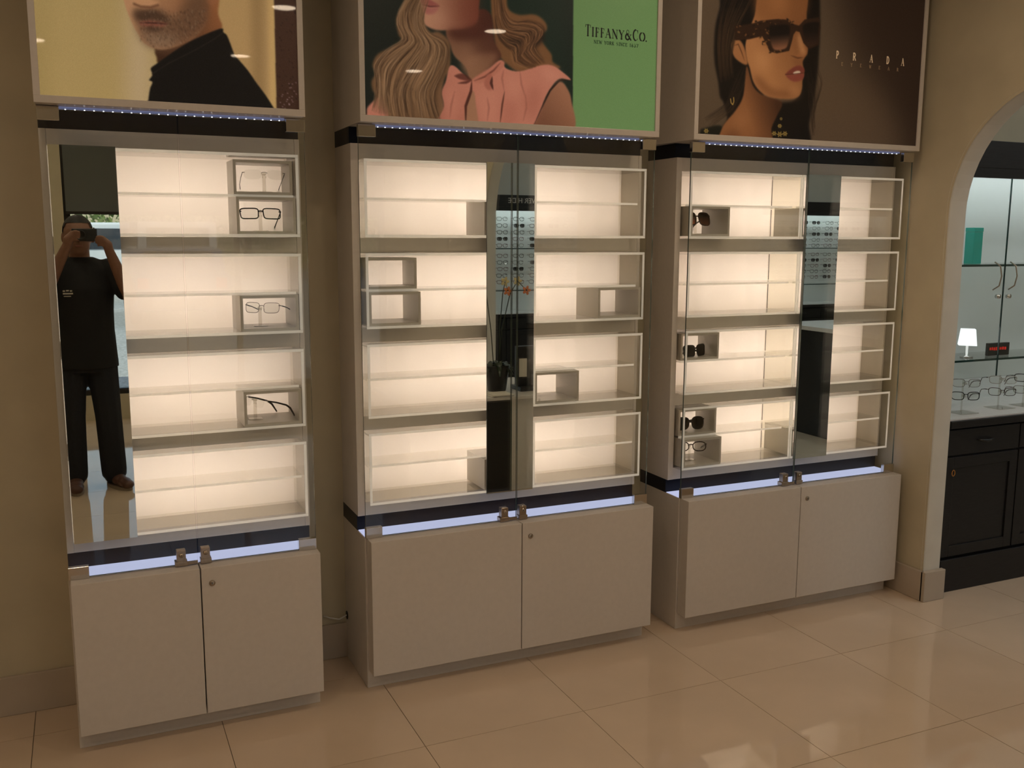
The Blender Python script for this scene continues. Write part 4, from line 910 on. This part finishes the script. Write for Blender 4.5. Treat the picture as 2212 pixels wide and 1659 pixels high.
mb = MB(); xx = 3.985
for k in range(8):
    w__ = rng.uniform(.008, .014); mb.box(xx, xx + w__, 3.2443, 3.2448, 1.066 + rng.uniform(0, .003), 1.080 + rng.uniform(0, .003)); xx += w__ + .004
mb.build('red_marks', M['red_glow'], t_)
def counter_stand(label, x, y, glasses):
    s = thing('counter_stand', label, 'eyewear stand', (x, y, .8062))
    MB().box(-.055, .055, -.045, .045, 0, .003, bev=.0008).build('base', M['clear_stand'], s, local=True)
    MB().tube([(0, .01, .0032), (0, .01, .155)], .004, 8).build('post', M['clear_stand'], s, local=True)
    for zz in (.078, .137): MB().tube([(0, .009, zz), (0, -.006, zz)], .0055, 8).build('nose_rest', M['clear_stand'], s, local=True)
    for (lb, dz, kw) in glasses: eyewear(lb, 'eyeglasses', (x, y - .010, .8062 + dz), **kw)
counter_stand('clear two-tier stand on the counter next to the arch edge', 3.680, 3.112, [
    ('thin pale eyeglasses on the upper tier next to the arch edge', .140, dict(rz=-30, pitch=6, rim=.0011, rim_m='frame_metal')),
    ('black half-rim eyeglasses on the lower tier next to the arch edge', .080, dict(rz=-30, pitch=6, rim=.0020, rim_m='frame_black'))])
counter_stand('clear two-tier stand in the middle of the far counter', 3.955, 3.140, [
    ('brown translucent eyeglasses on the upper tier, middle counter stand', .135, dict(rz=-30, pitch=6, rim=.0016, rim_m='frame_grey', temple_m='frame_brown')),
    ('brown eyeglasses on the lower tier, middle counter stand', .078, dict(rz=-30, pitch=6, rim=.0016, rim_m='frame_brown'))])
counter_stand('clear two-tier stand cut by the right picture edge', 4.125, 3.140, [
    ('dark eyeglasses on the upper tier at the right picture edge', .135, dict(rz=-30, pitch=6, rim=.0020, rim_m='frame_black')),
    ('grey eyeglasses on the lower tier at the right picture edge', .078, dict(rz=-30, pitch=6, rim=.0014, rim_m='frame_metal'))])
M['orange'] = pbr('orange_plastic', (0.55, 0.22, 0.03), 0.4)
mb = MB(); mb.tube([(3.523 + .009 * math.cos(2 * math.pi * a / 12), 3.004, .560 + .014 * math.sin(2 * math.pi * a / 12)) for a in range(12)], .0018, 6, closed=True)
tag(mb.build('key_ring', M['orange']), 'small orange ring hanging on the black cupboard door', 'ring')
M['wall2'] = M['wall']

# ------------------------------------------------------------------ far side of the shop, seen in the mirrors
wall_display('black and white display wall reflected in the middle mirror', 3.50, 5.15, YF2 + .42, 1, 3, 'NEVER HIDE', handle=False)
wall_display('black and white display wall reflected in the arch cabinet mirror', 7.15, 9.40, YF2 + .42, 1, 4, None, handle=False)
def board_glasses(x0, x1, y, rows, cols, label, group):
    protos = []
    for (rm_, ln) in ((M['frame_black'], M['lens_dark']), (M['frame_brown'], M['lens_clear']), (M['frame_metal'], M['lens_clear']), (M['frame_black'], M['lens_clear']), (M['frame_red'], M['lens_clear'])):
        mb = MB()
        for s in (-1, 1):
            lp = [(x, y_, z) for x, y_, z in lens_loop(s * .035, .052, .038, 3, s, .02, 12)]
            mb.tube(lp, .0026, 4, closed=True); mb.add([(x, y_ + .001, z) for x, y_, z in lp], [tuple(range(12))], 1)
            mb.tube([(s * .064, .01, .01), (s * .064, .06, .008)], .0024, 4)
        mb.tube([(-.01, 0, .006), (.01, 0, .006)], .0024, 4)
        me = mb.mesh('eyeglasses'); me.materials.append(rm_); me.materials.append(ln); protos.append(me)
    for zz in rows:
        for k in range(cols):
            x = x0 + (x1 - x0) * (k + .5) / cols + rng.uniform(-.008, .008)
            o = bpy.data.objects.new('eyeglasses', protos[rng.integers(0, len(protos))]); COL.objects.link(o)
            o.location = (x, y, zz); o.rotation_euler = (0, 0, math.pi); tag(o, label, 'eyeglasses', group)
RZ = [1.79, 1.72, 1.65, 1.58, 1.51, 1.40, 1.33, 1.26, 1.19, 1.12]
board_glasses(3.65, 5.0, YF2 + .03 + .10, RZ, 7, 'eyeglasses on the white wall board reflected in the middle mirror', 'eyeglasses on the board reflected in the middle mirror')
board_glasses(7.3, 9.3, YF2 + .03 + .10, RZ, 10, 'eyeglasses on the white wall board reflected in the arch mirror', 'eyeglasses on the board reflected in the arch mirror')
# low desk with plant, papers and card terminal
dk = thing('shop_desk', 'low black and white desk reflected in the middle mirror', 'desk', (2.3, .75, 0))
MB().box(1.75, 2.43, .90, .92, 0, .590).build('front_panel', M['black_plastic'], dk)
MB().box(2.432, 2.76, .895, .92, 0, .590, bev=.002).build('end_panel', M['countertop'], dk)
MB().box(2.735, 2.76, .20, .894, 0, .590).build('side_panel', M['countertop'], dk)
MB().box(1.73, 2.78, .18, .94, .5905, .612, bev=.003).build('desk_top', M['countertop'], dk)
M['pot'] = pbr('black_pot', (0.012, 0.012, 0.013), .3); M['leaf'] = pbr('orchid_leaf', (0.015, 0.03, 0.012), .35); M['stem'] = pbr('orchid_stem', (0.02, 0.03, 0.012), .5); M['petal'] = pbr('orange_petal', (0.75, 0.22, 0.05), .5); M['petal2'] = pbr('pale_petal', (0.75, 0.62, 0.30), .5); M['paper'] = pbr('paper', (0.72, 0.68, 0.60), .7)
pl = thing('potted_orchid', 'orchid in a black pot reflected in the middle mirror', 'plant', (2.425, .70, .6125))
MB().lathe([(.055, 0), (.060, .005), (.082, .16), (.085, .17), (.077, .17), (.075, .155), (.001, .15)], (2.425, .70, .6125), 'z', 24).build('pot', M['pot'], pl)
for k in range(11):
    an = k * .9; L_ = rng.uniform(.09, .125); mb = MB(); vs = []
    for i in range(7):
        f = i / 6; r_ = L_ * f; wd = .022 * math.sin(math.pi * min(.98, f * .85 + .08)); zz = .6125 + .15 + .18 * f - .22 * f * f * rng.uniform(.8, 1.1)
        c, s_ = math.cos(an), math.sin(an); vs += [(2.425 + c * r_ - s_ * wd, .70 + s_ * r_ + c * wd, zz), (2.425 + c * r_, .70 + s_ * r_, zz - .006), (2.425 + c * r_ + s_ * wd, .70 + s_ * r_ - c * wd, zz)]
    fs = []
    for i in range(6):
        for q in (0, 1): fs.append((i * 3 + q, i * 3 + q + 1, i * 3 + q + 4, i * 3 + q + 3))
    mb.add(vs, fs, 0, True); mb.build('leaf', M['leaf'], pl)
for (dx, dy_, tx) in ((-.03, .02, -.10), (.02, -.02, .12), (.0, .03, .03)):
    z0 = .76; P = [(2.425 + dx, .70 + dy_, z0), (2.425 + dx + tx * .2, .70 + dy_, z0 + .25), (2.425 + dx + tx * .6, .70 + dy_ + .02, z0 + .48), (2.425 + dx + tx, .70 + dy_ + .03, z0 + .56), (2.425 + dx + tx * 1.5, .70 + dy_ + .04, z0 + .50)]
    MB().tube(P, .0035, 6).build('stem', M['stem'], pl)
    for k in (3, 4):
        c = Vector(P[k]); mb = MB()
        for j in range(5):
            an = j * 2 * math.pi / 5; mb.ball(c + Vector((.018 * math.cos(an), 0, .018 * math.sin(an))), .014, .003, .010, 8, Matrix.Rotation(-an, 3, 'Y'))
        mb.build('flower', M['petal'] if k == 4 else M['petal2'], pl)
mb = MB(); mb.box(2.29, 2.42, .78, .93, .6125, .618); mb.box(2.30, 2.44, .80, .945, .6185, .624)
tag(mb.build('paper_pad', M['paper']), 'loose paper pad at the desk edge by the orchid', 'paper')
tm = thing('card_terminal', 'black payment terminal with a paper note on the desk', 'terminal', (2.62, .72, .6125))
MB().box(2.55, 2.71, .64, .80, .6125, .640, bev=.004).build('base', M['black_plastic'], tm); MB().box(2.55, 2.71, .70, .74, .6405, .90, bev=.004).build('screen', M['black_plastic'], tm); MB().box(2.565, 2.62, .7405, .742, .70, .82).build('note', M['paper'], tm)
# island counter beyond the arch
isl = thing('island_counter', 'dark island counter with white top beyond the arch', 'counter', (5.9, .6, 0))
MB().box(5.4, 6.5, -.1, .9, 0, .86, bev=.004).build('body', M['black_wood'], isl); MB().box(5.36, 6.54, -.14, .94, .8605, .895, bev=.003).build('counter_top', M['countertop'], isl)

# ------------------------------------------------------------------ the photographer, standing behind the camera and seen in the narrow cabinet's mirror
M['skin'] = pbr('skin', (0.26, 0.13, 0.085), .5, noise=.08, nscale=40); M['hair'] = pbr('short_dark_hair', (0.012, 0.010, 0.009), .6, noise=.3, nscale=200, bump=.4)
M['shirt'] = pbr('black_tshirt', (0.010, 0.010, 0.011), .85, noise=.2, nscale=120); M['jeans'] = pbr('dark_jeans', (0.014, 0.016, 0.022), .85, noise=.25, nscale=150)
M['shoe'] = pbr('brown_shoe', (0.10, 0.045, 0.03), .5, noise=.15); M['sole'] = pbr('pale_sole', (0.30, 0.24, 0.18), .7); M['eye'] = pbr('eye', (0.6, 0.57, 0.52), .2); M['lip'] = pbr('lip', (0.30, 0.12, 0.09), .5)
pp = thing('person', 'person in black t-shirt and dark jeans raising a camera, reflected in the mirror', 'person', (0, -.24, 0))
def cap(mb, p, q, r0, r1, n=6):
    p, q = Vector(p), Vector(q)
    for i in range(n + 1): mb.ball(p.lerp(q, i / n), r0 + (r1 - r0) * i / n, seg=10)
    mb.tube([p, q], [r0, r1], 10)
def limb(mb, pts, rs):
    for (a, b, r0, r1) in zip(pts[:-1], pts[1:], rs[:-1], rs[1:]): cap(mb, a, b, r0, r1)
def remesh(o, vox, sm=4):
    r_ = o.modifiers.new('one_surface', 'REMESH'); r_.mode = 'VOXEL'; r_.voxel_size = vox; r_.use_smooth_shade = True
    s_ = o.modifiers.new('smooth', 'SMOOTH'); s_.factor = .5; s_.iterations = sm
HX, HY = .0, -.245
b = MB()
b.ball((HX, HY, 1.612), .083, .100, .108, 24); b.ball((HX, HY + .022, 1.545), .066, .072, .072, 20); b.ball((HX, HY + .064, 1.505), .034, .024, .024, 14)      # skull, jaw, chin
b.ball((HX, HY + .104, 1.572), .014, .016, .016, 12); b.tube([(HX, HY + .092, 1.610), (HX, HY + .106, 1.575)], [.010, .014], 8)                                  # nose
for s in (-1, 1): b.ball((HX + s * .086, HY - .004, 1.585), .010, .020, .034, 12); b.ball((HX + s * .03, HY + .072, 1.603), .022, .020, .010, 12)                 # ears, brow
b.ball((HX, HY + .078, 1.540), .026, .012, .010, 12)
b.tube([(0, -.265, 1.40), (0, -.256, 1.48), (0, -.245, 1.55)], [.066, .060, .060], 16)
b.loft([((0, -.26, .86), .155, .105), ((0, -.255, .98), .150, .105), ((0, -.26, 1.12), .155, .105), ((0, -.262, 1.27), .168, .108), ((0, -.268, 1.395), .172, .092), ((0, -.268, 1.455), .09, .068)], 24)
ARMS = {-1: [(-.185, -.265, 1.395), (-.225, -.165, 1.215), (-.060, -.058, 1.545)], 1: [(.185, -.265, 1.395), (.275, -.170, 1.215), (.165, -.070, 1.515)]}
for s in (-1, 1):
    A = ARMS[s]; S_, E_, W_r = [Vector(q) for q in A]
    limb(b, [S_, S_.lerp(E_, .4), E_], [.056, .050, .041]); limb(b, [E_, E_.lerp(W_r, .35), W_r], [.042, .042, .028])
    # hand: palm towards the camera body, thumb below, fingers curled on its face
    palm = W_r + Vector((s * -.006, .012, .030)); cap(b, W_r, palm, .027, .030); cap(b, palm, palm + Vector((-s * .020, .008, .022)), .028, .026)
    k0 = palm + Vector((-s * .012, .014, .034))
    for i, (L1, L2) in enumerate(((.030, .024), (.034, .026), (.031, .025), (.025, .020))):
        base = k0 + Vector((-s * .006, .004 - .004 * i, .010 - i * .017)); mid = base + Vector((-s * L1 * .75, .012, .006)); tip = mid + Vector((-s * L2 * .9, -.004, -.004))
        limb(b, [base, mid, tip], [.0095, .0085, .0072])
    tb = palm + Vector((-s * .006, -.018, -.004)); limb(b, [tb, tb + Vector((-s * .026, -.006, .010)), tb + Vector((-s * .048, .0, .016))], [.012, .010, .008])
LEGS = {-1: [(-.085, -.255, .88), (-.100, -.235, .47), (-.105, -.265, .09)], 1: [(.085, -.255, .88), (.110, -.230, .47), (.125, -.265, .09)]}
for s in (-1, 1): limb(b, LEGS[s], [.082, .055, .038])
o = b.build('body', M['skin'], pp); remesh(o, .0065, 5)
h = MB(); h.ball((HX, HY - .008, 1.624), .088, .104, .102, 24); o = h.build('hair', M['hair'], pp)
me = o.data; bm = bmesh.new(); bm.from_mesh(me); wl = world_loc(o)
bmesh.ops.delete(bm, geom=[q for q in bm.verts if ((q.co + wl).z < 1.632 and (q.co + wl).y > HY + .03) or (q.co + wl).z < 1.545 or ((q.co + wl).y > HY + .055 and (q.co + wl).z < 1.668)], context='VERTS'); bm.to_mesh(me); bm.free()
for s in (-1, 1):
    MB().ball((HX + s * .033, HY + .088, 1.600), .012, .008, .007, 12).build('eye', M['eye'], pp)
MB().ball((HX, HY + .092, 1.535), .024, .006, .006, 12).build('mouth', M['lip'], pp)
tsh = MB(); tsh.loft([((0, -.258, .78), .192, .140), ((0, -.258, .90), .185, .132), ((0, -.258, 1.02), .178, .128), ((0, -.26, 1.14), .180, .125), ((0, -.262, 1.27), .190, .126), ((0, -.268, 1.39), .192, .106), ((0, -.268, 1.452), .115, .082), ((0, -.266, 1.468), .078, .076)], 28)
for s in (-1, 1):
    S_, E_, _w = [Vector(q) for q in ARMS[s]]; limb(tsh, [S_ + Vector((-s * .03, 0, 0)), S_.lerp(E_, .3), S_.lerp(E_, .72)], [.066, .070, .070])
o = tsh.build('t_shirt', M['shirt'], pp); remesh(o, .009, 5)
lg = MB()
for (xa, xb, za, zb) in ((-.104, -.091, 1.262, 1.270), (-.086, -.070, 1.264, 1.272), (-.065, -.052, 1.262, 1.270), (-.104, -.048, 1.246, 1.254), (-.100, -.060, 1.232, 1.236)): lg.box(xa, xb, -.1335, -.1315, za, zb, bev=.0008)
lg.build('chest_print', M['paper'], pp)
je = MB(); je.loft([((0, -.258, .76), .172, .128), ((0, -.258, .86), .170, .126), ((0, -.258, .96), .165, .122)], 24)
for s in (-1, 1): limb(je, [LEGS[s][0], LEGS[s][1], (LEGS[s][2][0], LEGS[s][2][1], .10)], [.100, .082, .080])
o = je.build('jeans', M['jeans'], pp); remesh(o, .009, 6)
for s in (-1, 1):
    x_, y_ = LEGS[s][2][0], LEGS[s][2][1]; rz = Matrix.Rotation(math.radians(-12 * s - 14), 3, 'Z')
    sh_ = MB()
    for (dy_, r_, zz) in ((-.045, .042, .058), (.0, .045, .066), (.06, .046, .052), (.12, .047, .044), (.165, .040, .038)): q = rz @ Vector((0, dy_, 0)); sh_.ball((x_ + q.x, y_ + q.y, zz), r_, r_ * 1.1, zz * .78, 14)
    o = sh_.build('shoe', M['shoe'], pp); remesh(o, .008, 3)
    so = MB(); P = [rz @ Vector((.046 * math.cos(a) * (1 + .1 * math.sin(a)), .055 + .140 * math.sin(a), 0)) for a in [2 * math.pi * k / 20 for k in range(20)]]
    so.prism([(x_ + q.x, y_ + q.y) for q in P], 'z', .0005, .020); so.build('sole', M['sole'], o)
# the camera in the hands
cm = thing('compact_camera', 'black compact camera held up by the person in the mirror', 'camera', (.045, -.055, 1.575))
MB().box(-.035, .105, -.080, -.042, 1.565, 1.640, bev=.006).build('body', M['black_plastic'], cm)
MB().lathe([(0, -.042), (.030, -.042), (.030, -.024), (.026, -.020), (.022, -.024), (0, -.026)], (.012, 0, 1.602), 'y', 24).build('lens', M['black_plastic'], cm)
MB().tube([(.085, -.06, 1.6405), (.085, -.06, 1.646)], .008, 12).build('shutter_button', M['chrome'], cm)

# ------------------------------------------------------------------ outside the shop windows (seen in the mirror)
M['gravel'] = pbr('pale_gravel', (0.42, 0.42, 0.40), .9, noise=.35, nscale=25); M['van'] = pbr('white_car_paint', (0.80, 0.81, 0.82), .25, coat=.5); M['blue_car'] = pbr('blue_car_paint', (0.10, 0.16, 0.28), .25, coat=.5)
M['tyre'] = pbr('tyre', (0.015, 0.015, 0.015), .8); M['car_glass'] = pbr('car_glass', (0.03, 0.04, 0.05), .05); M['tail'] = pbr('tail_lamp', (0.5, 0.02, 0.03), .3)
M['leaves'] = pbr('tree_leaves', (0.16, 0.22, 0.06), .7, noise=.4, nscale=4); M['bark'] = pbr('bark', (0.10, 0.07, 0.05), .9, noise=.3)
struct('ground', MB().box(-30, 45, -45, YF2 - .32, -.25, -.10), M['gravel'])
def car(name, label, x, y, prof, wdt, paint, wins, cat):
    """side profile in (y, z), width along x; rear faces +y (the shop)"""
    c = thing(name, label, cat, (x, y, -.10))
    mb = MB(); mb.prism([(a, b_) for a, b_ in prof], 'x', -wdt / 2, wdt / 2); o = mb.build('body', paint, c, local=True)
    bv = o.modifiers.new('round', 'BEVEL'); bv.width = .06; bv.segments = 2
    L_ = max(p[0] for p in prof)
    for (sx) in (-1, 1):
        for yy in (-L_ * .55, L_ * .6):
            MB().lathe([(0, -.1), (.30, -.1), (.33, -.07), (.33, .07), (.30, .1), (0, .1)], (sx * (wdt / 2 - .06), yy, .33), 'x', 20).build('wheel', M['tyre'], c, local=True)
    for w__ in wins: MB().box(*w__).build('window', M['car_glass'], c, local=True)
    for sx in (-1, 1): MB().box(sx * wdt * .40 - .1, sx * wdt * .40 + .1, L_ - .03, L_ + .012, .72, .92).build('tail_lamp', M['tail'], c, local=True)
    MB().box(-wdt * .46, wdt * .46, L_ - .02, L_ + .06, .35, .52, bev=.02).build('bumper', M['tyre'], c, local=True)
    return c
VP_ = [(-2.5, .3), (2.5, .3), (2.5, 1.0), (2.45, 2.05), (-1.5, 2.1), (-1.9, 1.25), (-2.5, 1.05)]
SP_ = [(-2.2, .3), (2.2, .3), (2.2, .98), (1.55, 1.05), (1.1, 1.45), (-.5, 1.48), (-1.1, 1.02), (-2.2, .85)]
VW_ = [(-.75, .75, 2.44, 2.50, 1.25, 1.9), (-.97, -.93, -1.2, 1.9, 1.3, 1.9), (.93, .97, -1.2, 1.9, 1.3, 1.9)]
v_ = car('van', 'white van parked side-on outside the shop window', .9, -25.5, VP_, 1.9, M['van'], VW_, 'van'); v_.rotation_euler = (0, 0, math.radians(68))
car('van', 'white van parked at the right of the mirrored window view', 2.3, -22.0, VP_, 1.9, M['van'], VW_, 'van')
car('sedan', 'blue sedan parked outside the shop window', 1.75, -15.0, SP_, 1.75, M['blue_car'], [(-.62, .62, 1.12, 1.34, 1.10, 1.40), (-.885, -.86, -.6, 1.0, 1.05, 1.4), (.86, .885, -.6, 1.0, 1.05, 1.4)], 'car')
car('sedan', 'pale sedan parked further left in the lot outside', -2.6, -19.0, SP_, 1.75, M['van'], [(-.62, .62, 1.12, 1.34, 1.10, 1.40)], 'car')
def tree(label, x, y, hgt, r):
    tr = thing('tree', label, 'tree', (x, y, -.10), group='trees along the parking lot')
    MB().tube([(0, 0, 0), (.1, 0, hgt * .4), (-.05, .1, hgt * .75)], [.18, .13, .06], 8).build('trunk', M['bark'], tr, local=True)
    n = 1500; th = rng.uniform(0, 2 * math.pi, n); ph = rng.uniform(-1, 1, n); rad = r * rng.uniform(.55, 1, n) ** .5
    P = np.stack([rad * np.cos(th) * np.sqrt(1 - ph ** 2), rad * np.sin(th) * np.sqrt(1 - ph ** 2), hgt * .62 + rad * ph * .95], 1)
    mb = MB(); vs = []; fs = []
    for i, p in enumerate(P):
        a = Vector(rng.normal(0, 1, 3)).normalized() * .16; b_ = Vector(rng.normal(0, 1, 3)).normalized() * .11; p = Vector(p)
        vs += [p - a, p + b_, p + a, p - b_]; fs.append((4 * i, 4 * i + 1, 4 * i + 2, 4 * i + 3))
    mb.add(vs, fs); o = mb.build('foliage', M['leaves'], tr, local=True); o['kind'] = 'stuff'
for i, (x, y, h_, r_) in enumerate(((-12.4, -34, 4.2, 2.9), (-6.2, -34, 4.2, 2.9), (0.0, -34, 4.2, 2.9), (6.2, -34, 4.2, 2.9), (12.4, -34, 4.2, 2.9), (-3.6, -41.5, 4.8, 3.4), (3.6, -41.5, 4.8, 3.4), (-10.8, -41.5, 4.8, 3.4), (10.8, -41.5, 4.8, 3.4))):
    tree(('%s green tree from the left, front row beyond the parked vans' if i < 5 else '%s green tree in the back row beyond the parked vans') % ('first second third fourth fifth second third first fourth'.split()[i]), x, y, h_, r_)
